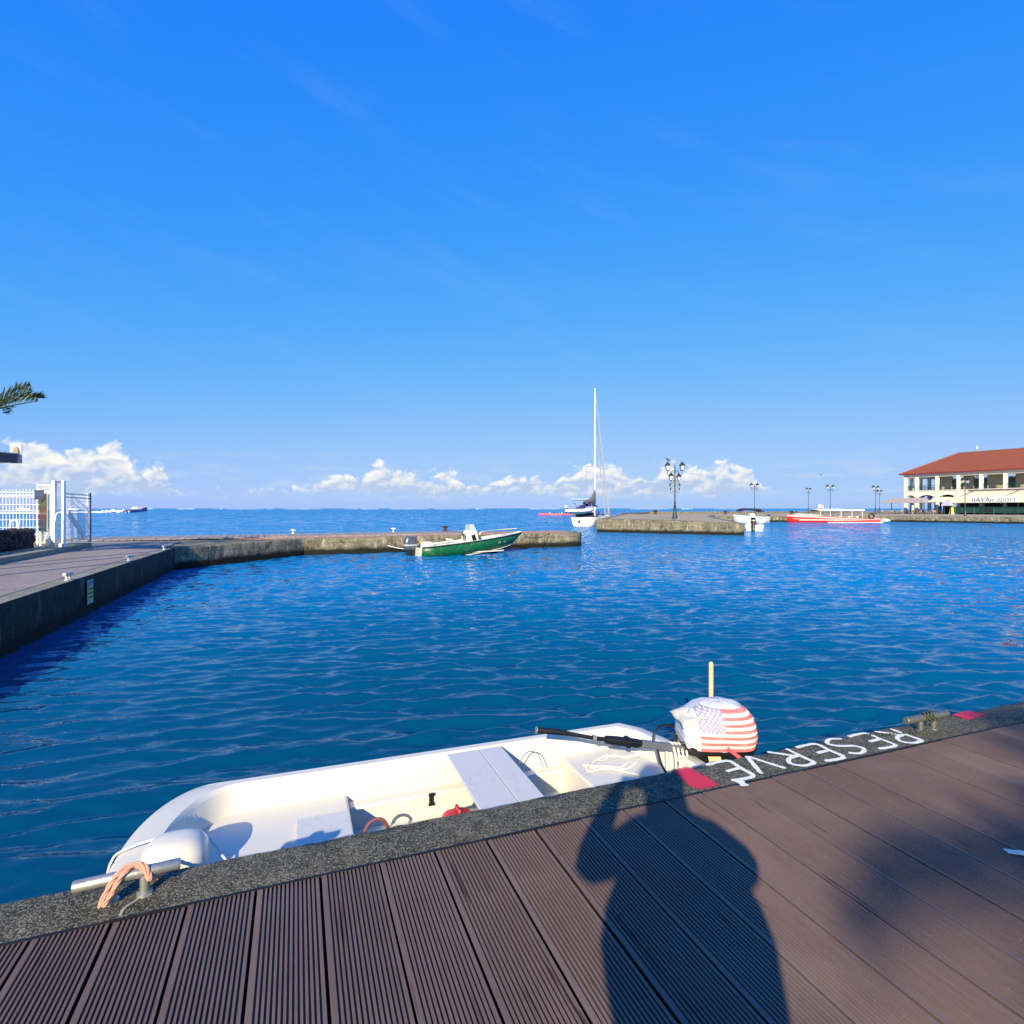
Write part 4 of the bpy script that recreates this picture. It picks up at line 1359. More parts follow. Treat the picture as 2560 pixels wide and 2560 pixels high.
# yellow notice on the quay wall
ys = thing('wall_sign', 'faded yellow rules notice fixed to the left quay wall above the water', 'sign', W(E_LQ + .045, 15.05, -.34), YAW + math.pi / 2)
MB().box((0, 0, 0), (.36, .014, .52)).build('panel', mat('sign_pale', (176, 190, 176), .5, 0, .1), ys)
MB().box((0, -.010, -.03), (.30, .006, .32)).build('yellow_field', mat('sign_yellow', (196, 196, 90), .5, 0, .12), ys)
for z in (.09, 0, -.09):
    MB().box((-.005 + .02 * z, -.0145, z - .03), (.27, .003, .032)).build('text_line', mat('sign_dark_text', (34, 52, 30), .6), ys)
pic = MB().box((0, -.010, .19), (.28, .006, .09)).build('picture_strip', mat('sign_picture', (86, 120, 150), .5, 0, .5, 16), ys)

# kiosk with a metal roof, only its eaves corner reaching into view
kk = thing('kiosk', 'small roofed stand with white metal roof and sign board on its corner', 'kiosk', (-13.97, 15.6, 0))
M_fascia = mat('brown_fascia', (92, 78, 84), .6, 0, .1)
rf = MB()
def roof_pt(u, v):
    return (-2.4 * u, -.48 + .96 * v, 3.04 + .36 * u + .012 * math.sin(u * 90))
rf.grid(roof_pt, 150, 3)
rf.build('roof', mat('white_metal_roof', (232, 232, 220), .4, .1, .05), kk, smooth=True, solid=.02)
MB().box((-1.2, 0, 2.905), (2.36, .86, .24)).build('fascia', M_fascia, kk, bevel=.01)
MB().box((-.42, -.44, 2.91), (.5, .02, .13)).build('light_panel', mat('frosted_panel', (150, 160, 160), .4), kk)
MB().box((-.11, .50, 3.055), (.27, .05, .55), rz=.32).build('sign_board', mat('sign_board_white', (206, 206, 212), .5), kk, bevel=.01)
MB().ell((-.098, .463, 3.07), (.085, .022, .20), 20, 8).build('sign_disc', mat('tan_disc', (150, 128, 104), .6, 0, .12), kk, smooth=True)
for x, y in ((-2.0, -.3), (-2.0, .3)):
    MB().box((x, y, 1.55), (.12, .12, 2.8)).build('post', M_white, kk)

# ---- palms
M_leaf = mat('palm_leaf', (34, 55, 26), .5, 0, .3, 3, 0, 40, 0, rnd=.1)
M_leaf2 = mat('palm_leaf_dark', (40, 62, 30), .5, 0, .3, 3)
M_trunk = mat('palm_trunk', (122, 108, 92), .9, 0, .2, 8, .5, 30)
def frond(mb, base, az_, rise, L, droop, nl=34, ll=.55, lw=.035, up=.55, seed=0):
    rs = random.Random(seed)
    b = Vector(base)
    h = Vector((math.cos(az_), math.sin(az_), 0))
    side = Vector((-h.y, h.x, 0))
    pts = []
    for i in range(15):
        t = i / 14
        pts.append(b + h * L * t * (1 - .12 * t * t) + Vector((0, 0, rise * L * t - droop * L * t * t)))
    mb.tube(pts, [.026 * (1 - .85 * i / 14) + .004 for i in range(15)], 6)
    for i in range(nl):
        t = .12 + .87 * i / (nl - 1)
        q = t * 14
        a = min(13, int(q))
        p = pts[a].lerp(pts[a + 1], q - a)
        tan = (pts[a + 1] - pts[a]).normalized()
        l = ll * (math.sin(math.pi * min(1, t * .85 + .18)) ** .6) * rs.uniform(.8, 1.1)
        for s in (-1, 1):
            d = (side * s * (.25 + rs.uniform(0, .8)) * max(.3, 1 - .35 * up) + Vector((0, 0, up * rs.uniform(.45, 1.1))) + tan * (.55 + .5 * t + rs.uniform(-.35, .35))).normalized()
            e = p + d * l
            mid = p + d * l * .5 + Vector((0, 0, -.01))
            e = e + Vector((0, 0, -.16 * l))
            wv = tan.cross(d).cross(d).normalized() * lw / 2
            wv = (tan - d * tan.dot(d)).normalized() * lw / 2
            fold = d.cross(wv).normalized() * lw * .25
            mb.add([p, mid + wv + fold, mid, mid - wv + fold, e], [(0, 1, 2), (0, 2, 3), (1, 4, 2), (2, 4, 3)])
def palm(label, loc, height, fronds, lean=(0, 0), group=None):
    t = thing('palm_tree', label, 'palm tree', loc, 0, group)
    tr = MB()
    pts, rr_ = [], []
    for i in range(24):
        q = i / 23
        pts.append((lean[0] * q * q, lean[1] * q * q, height * q))
        rr_.append((.17 - .06 * q) * (1 + .05 * (i % 2)) + (.08 * (1 - q * 8) if q < .125 else 0))
    tr.tube(pts, rr_, 12)
    tr.build('trunk', M_trunk, t, smooth=True)
    cr_ = MB()
    for i, f in enumerate(fronds):
        frond(cr_, (lean[0], lean[1], height - .1), *f, seed=i)
    cr_.build('crown', M_leaf, t)
    return t
# the palm whose fronds reach into the left of the view
fr = [(.05, .66, 1.55, .24, 15, .66, .045, 1.7), (-.10, .24, 2.0, .09, 17, .62, .045, 1.6), (.7, 1.1, 1.2, .3, 13, .6, .045, 1.4), (.9, .8, 1.6, .4, 30, .6, .05, .8), (2.0, .6, 1.9, .5, 30, .6, .05, .7),
      (3.0, .7, 1.9, .6, 30, .6, .05, .7), (4.0, .5, 1.9, .5, 30, .6, .05, .7), (-1.1, .4, 1.8, .5, 30, .6, .05, .8)]
palm('palm tree at the left edge with upright green fronds reaching into view', (-15.98, 17.2, ZP), 4.36, fr)
# palms behind the viewer; the nearer one shades the boards at the right
def ring(nf, L, seed):
    rs = random.Random(seed)
    return [(2 * math.pi * i / nf + rs.uniform(-.2, .2), rs.uniform(.15, .75), L * rs.uniform(.85, 1.1), rs.uniform(.35, .6), 40, .62, .05, .25) for i in range(nf)]
palm('shorter of the two palms on the pavement behind the boardwalk', (-0.50, -14.10, -.02), 7.6, ring(12, 1.95, 5), (.1, .2), 'palms behind the boardwalk')
palm('taller of the two palms on the pavement behind the boardwalk', (1.9, -14.3, -.02), 8.2, ring(12, 2.3, 2), (-.2, .1), 'palms behind the boardwalk')
# flagpoles off to the left throw the long thin shadows on the promenade
for i, (x, y, h) in enumerate([(-16.2, 2.4, 9.5), (-15.4, 1.3, 8.2), (-14.3, -.5, 8.6)]):
    fp = thing('flagpole', ['bare white flagpole standing nearest the stone wall', 'bare white flagpole in the middle of three', 'bare white flagpole standing nearest the boardwalk'][i], 'flagpole', (x, y, .16 if i < 2 else 0), 0, 'flagpoles left of the boardwalk')
    MB().tube([(0, 0, 0), (0, 0, h)], [.10, .08], 10).build('pole', M_white, fp, smooth=True)
    MB().ell((0, 0, h + .05), (.06, .06, .06), 10, 6).build('ball', M_white, fp, smooth=True)

# small mooring posts and a rusty bollard on the jetty
for i, p in enumerate([(-12.6, 32.65), (-7.3, 34.9)]):
    t = thing('mooring_post', ['small white mooring post on the jetty planks nearer the gate', 'small white mooring post on the jetty planks behind the green boat'][i], 'bollard', (p[0], p[1], .045), 0, 'posts on the jetty')
    MB().lathe([(.10, 0), (.09, .03), (.05, .05), (.05, .2), (.07, .24), (.04, .28)], 10).build('post', mat('pale_cleat_paint', (206, 204, 196)), t, smooth=True)
    MB().tube([(-.14, 0, .2), (.14, 0, .2)], .03, 8).build('cross_bar', mat('pale_cleat_paint', (206, 204, 196)), t, smooth=True)
M_rust = mat('rusty_iron', (74, 52, 46), .85, .2, .3, 12, .4, 30)
t = thing('bollard', 'rusty iron bollard with mushroom head on the jetty behind the boat', 'bollard', (-4.25, 36.0, 0.0))
MB().lathe([(.22, 0), (.22, .05), (.13, .07), (.10, .2), (.10, .28)], 14).build('stem', M_rust, t, smooth=True)
MB().lathe([(.10, .27), (.21, .31), (.22, .36), (.13, .39)], 14).build('head', M_rust, t, smooth=True)
# ================================================================ boats
def hull_stations(stations, k=9):
    """stations: (x, half beam at sheer, half beam at chine, z keel, z chine, z sheer) -> outer loops, port to starboard"""
    loops = []
    for q in stations:
        x, bs, bc, zk, zc, zs = q[:6]
        rk = q[6] if len(q) > 6 else 0.0
        L_ = [(x, -bs, zs), (x, -(bs * .6 + bc * .4), zs * .5 + zc * .5), (x, -bc, zc), (x, -bc * .45, zk * .6 + zc * .4), (x, 0, zk), (x, bc * .45, zk * .6 + zc * .4), (x, bc, zc), (x, bs * .6 + bc * .4, zs * .5 + zc * .5), (x, bs, zs)]
        loops.append([(a - rk * max(0, zs - c), b_, c) for a, b_, c in L_])
    return loops
M_bwhite = mat('boat_white', (216, 213, 200), .35, 0, .05, 3, 0, 40, .08, (.4, .38, .3))
M_black = mat('black_plastic', (22, 22, 24))
M_darkglass = mat('smoked_glass', (34, 40, 46), .12, 0, .05)
def outboard(parent, loc, s, cowl_mat, rz=0.0, name='outboard_motor', tilt=0.0):
    """+x aft; origin at the top of the transom"""
    mb = MB()
    mb.loft([rr_loop(.02 * s, .30 * s, .10 * s, -.95 * s, 5, 2.4), rr_loop(.02 * s, .34 * s, .13 * s, -.45 * s, 5, 2.4), rr_loop(.0, .44 * s, .17 * s, -.02 * s, 5, 3), rr_loop(.0, .46 * s, .19 * s, .05 * s, 5, 3)])
    mb.box((-.03 * s, 0, -.16 * s), (.14 * s, .34 * s, .42 * s))
    mb.box((.30 * s, 0, -.80 * s), (.6 * s, .30 * s, .02 * s))
    o = mb.build(name, M_blackp, parent, smooth=True)
    o.location = loc
    o.rotation_euler = (0, tilt, rz)
    c = MB()
    c.loft([rr_loop(-.05 * s, .50 * s, .20 * s, .05 * s, 7, 3), rr_loop(-.08 * s, .54 * s, .225 * s, .18 * s, 7, 3), rr_loop(-.06 * s, .53 * s, .22 * s, .40 * s, 7, 3), rr_loop(.0, .46 * s, .18 * s, .55 * s, 7, 2.6), rr_loop(.1 * s, .34 * s, .08 * s, .60 * s, 7, 2.4)])
    c.build('cowl', cowl_mat, o, smooth=True)
    st = MB()
    st.loft([rr_loop(-.085 * s, .545 * s, .229 * s, .20 * s, 7, 3), rr_loop(-.083 * s, .543 * s, .228 * s, .27 * s, 7, 3)], cap0=False, cap1=False)
    st.build('cowl_stripe', mat('silver_decal', (190, 194, 198), .3, .4, .05), o, smooth=True)
    pb = MB()
    for a in (0, 2.1, 4.2):
        pb.ell((.36 * s, .09 * s * math.cos(a), -.98 * s + .09 * s * math.sin(a)), (.02 * s, .07 * s, .07 * s), 8, 5)
    pb.tube([(.02 * s, 0, -.98 * s), (.42 * s, 0, -.98 * s)], [.09 * s, .04 * s], 10)
    pb.build('lower_unit', M_blackp, o, smooth=True)
    return o

# ---- green open boat with centre console at the jetty
GB = thing('motorboat', 'green and white open motorboat with centre console moored at the jetty', 'boat', (-4.62, 28.35, WATER), math.atan2(.449, .893))
M_green = mat('green_hull_paint', (9, 90, 52), .4, 0, .14, 1.6, .05, 12, .22, (.30, .42, .36))
L_ = 5.75
st = []
for t in (0, .12, .3, .5, .65, .78, .88, .95, 1.0):
    bs = .98 * (1 - max(0, (t - .35) / .65) ** 2.4) + .015
    bc = .86 * (1 - max(0, (t - .25) / .75) ** 2.0) + .01
    zs = .42 + .60 * t ** 1.25
    zc = -.10 + .66 * max(0, t - .18) ** 1.3
    zk = -.32 + (.62 * max(0, (t - .35) / .65) ** 2.0)
    rk = 1.0 * max(0, (t - .5) / .5) ** 2
    st.append((L_ * (t - .03 * (1 - t)) - .0, bs, bc, zk, min(zc, zs - .2), zs, rk))
def part_loops(st, lo, hi):
    return [[p for p in L0[lo:hi]] for L0 in hull_stations(st)]
h = MB()
h.loft(part_loops(st, 0, 3), closed=False, cap0=False, cap1=False)
h.loft(part_loops(st, 6, 9), closed=False, cap0=False, cap1=False)
h.build('topsides', M_green, GB, smooth=True, solid=.03)
h = MB()
h.loft(part_loops(st, 2, 7), closed=False, cap0=False, cap1=False)
h.build('bottom', mat('antifouling_black', (20, 26, 36), .6, 0, .2, 5, 0, 20, .2, (.3, .3, .3)), GB, smooth=True, solid=.03)
# pale boot line along the chine
for s in (0, 1):
    MB().tube([(x - rk * (zs - zc), (-1 if s else 1) * (bc + .012), zc) for x, bs, bc, zk, zc, zs, rk in st], .022, 6).build('chine_strake', M_bwhite, GB, smooth=True)
    MB().tube([(x, (-1 if s else 1) * (bs + .01), zs + .01) for x, bs, bc, zk, zc, zs, rk in st], .035, 6).build('rubbing_strake', mat('dark_rubber', (40, 34, 40), .6), GB, smooth=True)
tr = MB()
x0 = st[0][0]
tr.loft([[(x0 - .02, p[1], p[2]) for p in hull_stations(st)[0]], [(x0 - .10, p[1] * .98, p[2] * .98) for p in hull_stations(st)[0]]])
tr.build('transom', M_bwhite, GB)
dk = MB()
for s in (-1, 1):
    dk.loft([[(x, s * (bs - .005), zs + .012), (x, s * (bs - .005), zs + .035), (x, s * max(.0, bs - .16), zs + .05), (x, s * max(0, bs - .18), zs - .12)] for x, bs, bc, zk, zc, zs, rk in st], closed=True)
dk.build('side_deck', M_bwhite, GB, smooth=True)
sl_ = MB()
sl_.prism([(x, bs - .14) for x, bs, *_ in st[:6]] + [(x, -(bs - .14)) for x, bs, *_ in reversed(st[:6])], .10, .16)
sl_.build('cockpit_sole', M_bwhite, GB)
fd = MB()
ff = [q for q in st if q[0] > 3.9]
fd.loft([[(x, -max(.01, bs - .12), zs + .03), (x, -max(.005, bs - .3) * .5, zs + .07), (x, 0, zs + .09), (x, max(.005, bs - .3) * .5, zs + .07), (x, max(.01, bs - .12), zs + .03), (x, 0, zs - .05)] for x, bs, bc, zk, zc, zs, rk in ff])
fd.build('foredeck', M_bwhite, GB, smooth=True)
cs = MB()
cs.loft([[(2.30, -.42, .15), (3.15, -.42, .15), (3.15, .42, .15), (2.30, .42, .15)], [(2.42, -.40, .9), (3.02, -.40, .9), (3.02, .40, .9), (2.42, .40, .9)], [(2.52, -.37, 1.22), (2.95, -.37, 1.16), (2.95, .37, 1.16), (2.52, .37, 1.22)]])
con = cs.build('console', M_bwhite, GB, bevel=.03, smooth=True)
mws, g, b = new_mat('windscreen_acrylic')
b.inputs['Base Color'].default_value = (*lin((190, 212, 220)), 1)
b.inputs['Roughness'].default_value = .1
b.inputs['Alpha'].default_value = .72
MB().loft([[(2.62, -.38, 1.16), (2.95, -.38, 1.14), (2.95, .38, 1.14), (2.62, .38, 1.16)], [(2.58, -.30, 1.50), (2.78, -.30, 1.52), (2.78, .30, 1.52), (2.58, .30, 1.50)]]).build('windscreen', mws, con, solid=.01)
MB().tube([(2.34 + .01, -.10 + .15 * math.cos(a), .86 + .15 * math.sin(a)) for a in np.linspace(0, 2 * math.pi, 15)[:-1]], .02, 6, closed=True).tube([(2.44, -.10, .86), (2.35, -.10, .86)], .03, 6).build('steering_wheel', M_black, con, smooth=True)
MB().box((2.78, -.425, .78), (.20, .03, .42), ry=-.35).build('side_pocket', M_black, con)
MB().tube([(2.46, .16, .90), (2.36, .16, .98), (2.33, .16, 1.08)], [.05, .03, .04], 8).build('throttle', M_black, con, smooth=True)
ls = MB()
ls.box((1.72, 0, .55), (.42, .86, .10)).box((1.56, 0, .74), (.08, .86, .12))
seat = ls.build('leaning_seat', M_bwhite, GB, bevel=.03)
for sx in (1.56, 1.88):
    for sy in (-.38, .38):
        MB().tube([(sx, sy, .15), (sx, sy, .52)], .025, 6).build('leg', M_white, seat)
MB().ell((.42, .05, .38), (.34, .62, .30), 14, 8, 2.6).build('stern_cover', mat('cream_canvas', (226, 220, 200), .8, 0, .08, 6, .3, 12), GB, smooth=True)
MB().box((.06, .55, .62), (.34, .50, .12)).build('orange_cushion', mat('orange_cloth', (232, 160, 64), .8, 0, .1), GB, bevel=.03)
br = MB()
br.tube(smooth_path([(3.6, -.78, .92), (3.75, -.76, 1.08), (4.6, -.48, 1.18), (5.45, -.08, 1.24), (5.5, 0, 1.24)], 6), .018, 6)
br.tube(smooth_path([(3.6, .78, .92), (3.75, .76, 1.08), (4.6, .48, 1.18), (5.45, .08, 1.24), (5.5, 0, 1.24)], 6), .018, 6)
br.build('bow_rail', M_galv, GB, smooth=True)
for s in (-1, 1):
    MB().tube([(.5, s * .88, .56), (1.4, s * .9, .66)], .02, 6).tube([(.5, s * .88, .48), (.5, s * .88, .60)], .03, 6).build('grab_rail', M_galv, GB, smooth=True)
# registration marks on the bow quarter and scuffs
reg = text_mesh('PY', .16, .002, 'LEFT', .15)
reg2 = text_mesh('1:2', .13, .002, 'LEFT', .1)
M_let = mat('white_lettering', (226, 230, 226), .5)
mk = MB()
def side_pt(x, f):
    for a, b_ in zip(st[:-1], st[1:]):
        if a[0] <= x <= b_[0]:
            q = (x - a[0]) / (b_[0] - a[0])
            v_ = [a[i] + (b_[i] - a[i]) * q for i in range(6)]
            up_, lo_ = Vector((x, -v_[1], v_[5])), Vector((x, -v_[2], v_[4]))
            return lo_.lerp(up_, f) + Vector((0, -.028, 0))
def place_on_side(me, x, f, name):
    me2 = me
    for v in me2.vertices:
        p = side_pt(x + v.co.x, f + v.co.y / .75)
        v.co = p + Vector((0, -v.co.z, 0))
    me2.materials.append(M_let)
    o = bpy.data.objects.new(name, me2)
    COL.objects.link(o)
    o.parent = GB
    return o
place_on_side(reg, 4.02, .50, 'registration')
place_on_side(reg2, 4.36, .52, 'registration')
outboard(GB, (-.22, -.02, .26), 1.15, mat('dark_grey_cowl', (84, 90, 100), .25, .2, .08), math.pi)
for o_ in GB.children:
    pass
# stern line to the jetty
tag(MB().tube(smooth_path([(-4.75, 29.6, -.30), (-5.6, 29.9, -.62), (-6.6, 30.05, -.45), (-7.0, 30.1, -.02)], 8), .02, 6).build('stern_line', M_rope_w, None, smooth=True), 'slack pale mooring line from the green boat to the jetty', 'rope')
tag(MB().tube(smooth_path([(.6, 30.95, .12), (1.0, 31.6, -.12), (1.6, 32.6, -.18), (2.3, 34.15, .01)], 8), .018, 6).build('bow_line', mat('dark_rope', (64, 60, 54), .9), None, smooth=True), 'dark bow line from the green boat to the jetty end', 'rope')

# ---- sailing yacht behind the mole
YT = thing('sailing_yacht', 'white sailing yacht with tall bare mast behind the mole', 'sailing yacht', (9.15, 73.9, WATER), math.atan2(10.8, 5.5))
st = []
for t in (0, .08, .25, .5, .72, .88, .97, 1.0):
    bs = 1.62 * (1 - max(0, (t - .3) / .7) ** 2.2) * (.92 + .08 * min(1, t / .25)) + .02
    st.append((12.0 * t, bs, bs * .78, -.5 + .5 * max(0, t - .7) / .3, .02 + .25 * max(0, t - .6), 1.12 + .28 * t))
hb = MB()
hb.loft(part_loops(st, 0, 9), closed=False, cap0=False, cap1=False)
hb.build('hull', M_bwhite, YT, smooth=True, solid=.04)
MB().loft([[(x - .02, p[1] * 1.01, p[2]) for p in hull_stations([(x, *q)])[0]] for x, q in ((-.06, (1.46, 1.20, -.3, .10, 1.12)), (0.02, (1.5, 1.22, -.3, .10, 1.12)))]).build('transom', M_bwhite, YT)
MB().tube([(x, -(bc + .02), zc - .02) for x, bs, bc, zk, zc, zs in st], .07, 6).build('boot_stripe', mat('dark_red_stripe', (104, 30, 34), .5), YT, smooth=True)
MB().prism([(x, bs - .02) for x, bs, *_ in st] + [(x, -(bs - .02)) for x, bs, *_ in reversed(st)], 1.12, 1.22).build('deck', M_bwhite, YT)
MB().loft([[(3.0, -.95, 1.2), (8.6, -.55, 1.3), (8.6, .55, 1.3), (3.0, .95, 1.2)], [(3.3, -.8, 1.72), (8.0, -.42, 1.55), (8.0, .42, 1.55), (3.3, .8, 1.72)]]).build('coachroof', M_bwhite, YT, bevel=.05)
MB().cyl((-.09, .38, .62), (-.14, .38, .62), .17, .17, 18).build('transom_port', mat('dark_port', (60, 50, 66), .4), YT)
MB().box((-.10, -.5, .55), (.03, .5, .62)).build('transom_ladder', M_whiteg, YT)
ms = MB()
ms.tube([(5.1, 0, 1.3), (5.1, 0, 12.0), (5.1, 0, 19.0)], [.13, .12, .08], 10)
mast = ms.build('mast', mat('mast_alloy', (226, 228, 230), .35, .3, .05), YT, smooth=True)
MB().tube([(5.1, -1.15, 8.2), (5.1, 1.15, 8.2)], .035, 6).build('spreader', M_galv, mast)
MB().tube([(5.1, -.7, 12.8), (5.1, .7, 12.8)], .025, 6).build('spreader', M_galv, mast)
MB().tube([(5.1, 0, 19.0), (5.1, 0, 20.2)], .012, 4).box((5.0, 0, 19.1), (.4, .06, .06)).build('masthead_aerial', M_galv, mast)
rg = MB()
for s in (-1, 1):
    rg.tube([(5.1, s * 1.4, 1.3), (5.1, s * 1.15, 8.2), (5.1, 0, 18.6)], .012, 4)
rg.tube([(0.1, 0, 2.0), (5.1, 0, 18.9)], .012, 4)
rg.build('shroud', M_galv, YT)
MB().tube([(11.6, 0, 1.5), (5.3, 0, 18.4)], [.12, .06], 6).build('furled_headsail', mat('grey_sailcloth', (166, 170, 182), .8, 0, .1, 4), YT, smooth=True)
MB().tube([(9.6, -.1, 1.5), (5.3, 0, 13.6)], [.10, .05], 6).build('furled_staysail', mat('grey_sailcloth', (166, 170, 182)), YT, smooth=True)
bo = MB()
bo.tube([(5.0, 0, 2.9), (0.4, .1, 2.95)], .09, 8)
boom = bo.build('boom', mat('mast_alloy', (226, 228, 230)), YT, smooth=True)
MB().loft([[(x, w_ * math.cos(a), z0 + (z1 - z0) * (.5 + .5 * math.sin(a))) for a in np.linspace(0, 2 * math.pi, 11)[:-1]] for x, w_, z0, z1 in ((5.05, .16, 2.4, 5.1), (4.7, .26, 2.75, 4.6), (3.6, .26, 2.85, 3.9), (2.0, .2, 2.9, 3.5), (.6, .14, 2.9, 3.2))]).build('sail_cover', mat('grey_canvas', (112, 110, 120), .85, 0, .12, 3, .4, 8), boom, smooth=True)
MB().loft([[(x, -1.1, z), (x, 0, z + .22), (x, 1.1, z)] for x, z in ((1.0, 2.6), (2.4, 2.75), (3.4, 2.5))], closed=False, cap0=False, cap1=False).build('sprayhood', mat('navy_canvas', (36, 40, 92), .85, 0, .1), YT, smooth=True, solid=.03)
dv = MB()
for s in (-1, 1):
    dv.tube(smooth_path([(.3, s * .9, 1.2), (.2, s * .9, 2.5), (-.3, s * .9, 3.0), (-1.2, s * .9, 3.0)], 5), .035, 6)
dv.tube([(-.2, -1.2, 3.35), (-.2, 1.3, 3.35)], .03, 6).tube([(.2, -1.2, 1.2), (.2, -1.2, 3.0)], .03, 6).tube([(.2, 1.3, 1.2), (.2, 1.3, 3.0)], .03, 6)
dv.build('davit', M_galv, YT, smooth=True)
MB().box((-.4, 0, 3.55), (1.0, 2.4, .05)).build('solar_panel', mat('solar_panel_back', (206, 214, 222), .4), YT)
pl = MB()
for x in np.linspace(6, 11.6, 6):
    for s in (-1, 1):
        bsx = 1.62 * (1 - max(0, (x / 12 - .3) / .7) ** 2.2)
        pl.tube([(x, s * bsx, 1.3), (x, s * bsx, 2.0)], .02, 5)
for s in (-1, 1):
    for z in (1.65, 2.0):
        pl.tube([(x, s * 1.62 * (1 - max(0, (x / 12 - .3) / .7) ** 2.2), z) for x in np.linspace(6, 11.8, 8)], .014, 4)
pl.build('guard_rail', M_galv, YT)
MB().box((.45, -.2, 1.50), (.7, 2.3, .62)).build('cockpit_dodger', mat('dark_canvas', (52, 54, 66), .85, 0, .3, 5), YT, bevel=.08)
MB().box((-.11, .1, .34), (.03, .7, .07)).build('name_strip', mat('dark_emblem', (60, 70, 76), .5), YT)
for s in (-1, 1):
    MB().box((5.6, s * .70, 1.50), (3.4, .05, .16)).build('cabin_window', M_darkglass, YT)
MB().box((1.5, -1.15, 1.65), (.5, .4, .75)).build('life_raft', mat('pale_canvas', (196, 176, 170), .8, 0, .2, 5), YT, bevel=.08)
MB().ell((2.4, -1.2, 1.7), (.5, .35, .45), 10, 7).build('deck_bag', mat('blue_bag', (52, 74, 170), .8, 0, .2, 5), YT, smooth=True)
# inflatable tender slung across the stern
RB = thing('inflatable_tender', 'pale grey inflatable tender hoisted across the yacht stern', 'inflatable boat', (8.75, 73.2, WATER + 2.05), math.atan2(10.8, 5.5) - math.pi / 2)
M_hyp = mat('grey_hypalon', (214, 216, 222), .5, 0, .05)
tb = MB()
tb.tube(smooth_path([(-1.75, -.5, 0), (-1.0, -.55, 0), (.6, -.55, .02), (1.3, -.38, .12), (1.62, 0, .2), (1.3, .38, .12), (.6, .55, .02), (-1.0, .55, 0), (-1.75, .5, 0)], 5), .22, 10)
tb.build('tube', M_hyp, RB, smooth=True)
MB().loft([[(-1.4, -.5, -.1), (-1.4, 0, -.42), (-1.4, .5, -.1)], [(.6, -.5, -.08), (.6, 0, -.40), (.6, .5, -.08)], [(1.5, -.1, .12), (1.5, 0, .02), (1.5, .1, .12)]], closed=False, cap0=False, cap1=False).build('bottom', mat('cream_bottom', (206, 200, 180), .5), RB, solid=.03, smooth=True)
MB().grid(lambda u, v: (-1.2 + 2.0 * u, -.1 + .05 * v, .1 + .75 * u * v), 6, 4).build('cover_sheet', mat('navy_canvas', (36, 40, 92)), RB, solid=.03)
outboard(RB, (-1.75, 0, .30), .62, mat('white_cowl', (220, 222, 224), .35), math.pi)

# ---- white boat lying stern-on at the end of the mole
WB = thing('small_motorboat', 'small white boat with black outboard, stern on at the mole end', 'boat', (25.05, 58.6, WATER), math.atan2(1, .42))
st = []
for t in (0, .2, .5, .8, 1.0):
    bs = .86 * (1 - max(0, (t - .45) / .55) ** 2.2) + .02
    st.append((4.4 * t, bs, bs * .84, -.25 + .3 * max(0, t - .5), -.02 + .2 * max(0, t - .4), .62 + .4 * t * t))
hb = MB().loft(part_loops(st, 0, 9), closed=False, cap0=False, cap1=False)
hb.build('hull', M_bwhite, WB, smooth=True, solid=.03)
MB().loft([hull_stations([(-.02, *st[0][1:])])[0], hull_stations([(-.08, *st[0][1:])])[0]]).build('transom', M_bwhite, WB)
MB().prism([(x, bs - .03) for x, bs, *_ in st] + [(x, -(bs - .03)) for x, bs, *_ in reversed(st)], .2, .26).build('sole', M_bwhite, WB)
MB().box((1.2, 0, .42), (.3, 1.5, .06)).build('thwart', M_bwhite, WB)
outboard(WB, (-.12, .1, .70), 1.05, mat('black_cowl', (24, 24, 34), .3, 0, .1), math.pi, tilt=-.35)

# ---- grey boat with a dark bimini beyond the mole
GR = thing('bimini_boat', 'grey inflatable workboat with dark folded bimini beyond the mole', 'boat', (38.0, 90.5, WATER), math.pi + .05)
st = []
for t in (0, .2, .5, .8, 1.0):
    bs = 1.0 * (1 - max(0, (t - .45) / .55) ** 2.4) + .02
    st.append((-2.6 + 5.2 * t, bs, bs * .8, -.2 + .4 * max(0, t - .6), .05 + .3 * max(0, t - .5), .85 + .35 * t * t))
MB().loft(part_loops(st, 0, 9), closed=False, cap0=False, cap1=False).build('hull', mat('pale_grey_hull', (196, 206, 208), .5, 0, .06), GR, smooth=True, solid=.03)
MB().loft([hull_stations([(-2.62, *st[0][1:])])[0], hull_stations([(-2.70, *st[0][1:])])[0]]).build('transom', mat('pale_grey_hull', (196, 206, 208)), GR)
MB().prism([(x, bs - .03) for x, bs, *_ in st] + [(x, -(bs - .03)) for x, bs, *_ in reversed(st)], .5, .56).build('sole', M_bwhite, GR)
for s in (-1, 1):
    MB().tube([(x, s * bs, zs) for x, bs, bc, zk, zc, zs in st], .16, 8).build('tube', mat('pale_grey_hull', (196, 206, 208)), GR, smooth=True)
MB().box((-.2, 0, 1.05), (.9, .9, 1.0)).build('console', M_bwhite, GR, bevel=.06)
for s in (-1, 1):
    for pts_ in ([(-1.4, s * .9, .9), (-1.5, s * .9, 2.0)], [(1.4, s * .85, .9), (1.5, s * .85, 2.0)], [(.2, s * .9, .9), (1.5, s * .85, 2.0)]):
        MB().tube(pts_, .03, 5).build('bimini_pole', M_galv, GR)
MB().loft([[(x, -.98, z), (x, -.5, z + .28), (x, .5, z + .28), (x, .98, z), (x, .5, z + .05), (x, -.5, z + .05)] for x, z in ((-1.9, 1.72), (-1.3, 1.98), (0, 2.08), (1.2, 2.1), (1.9, 1.85))]).build('bimini', mat('dark_plum_canvas', (44, 36, 52), .85, 0, .15), GR, smooth=True)
MB().cyl((.1, 1.05, .72), (.1, 1.12, .72), .28, .28, 16).build('emblem_disc', mat('dark_emblem', (60, 70, 76), .5), GR)
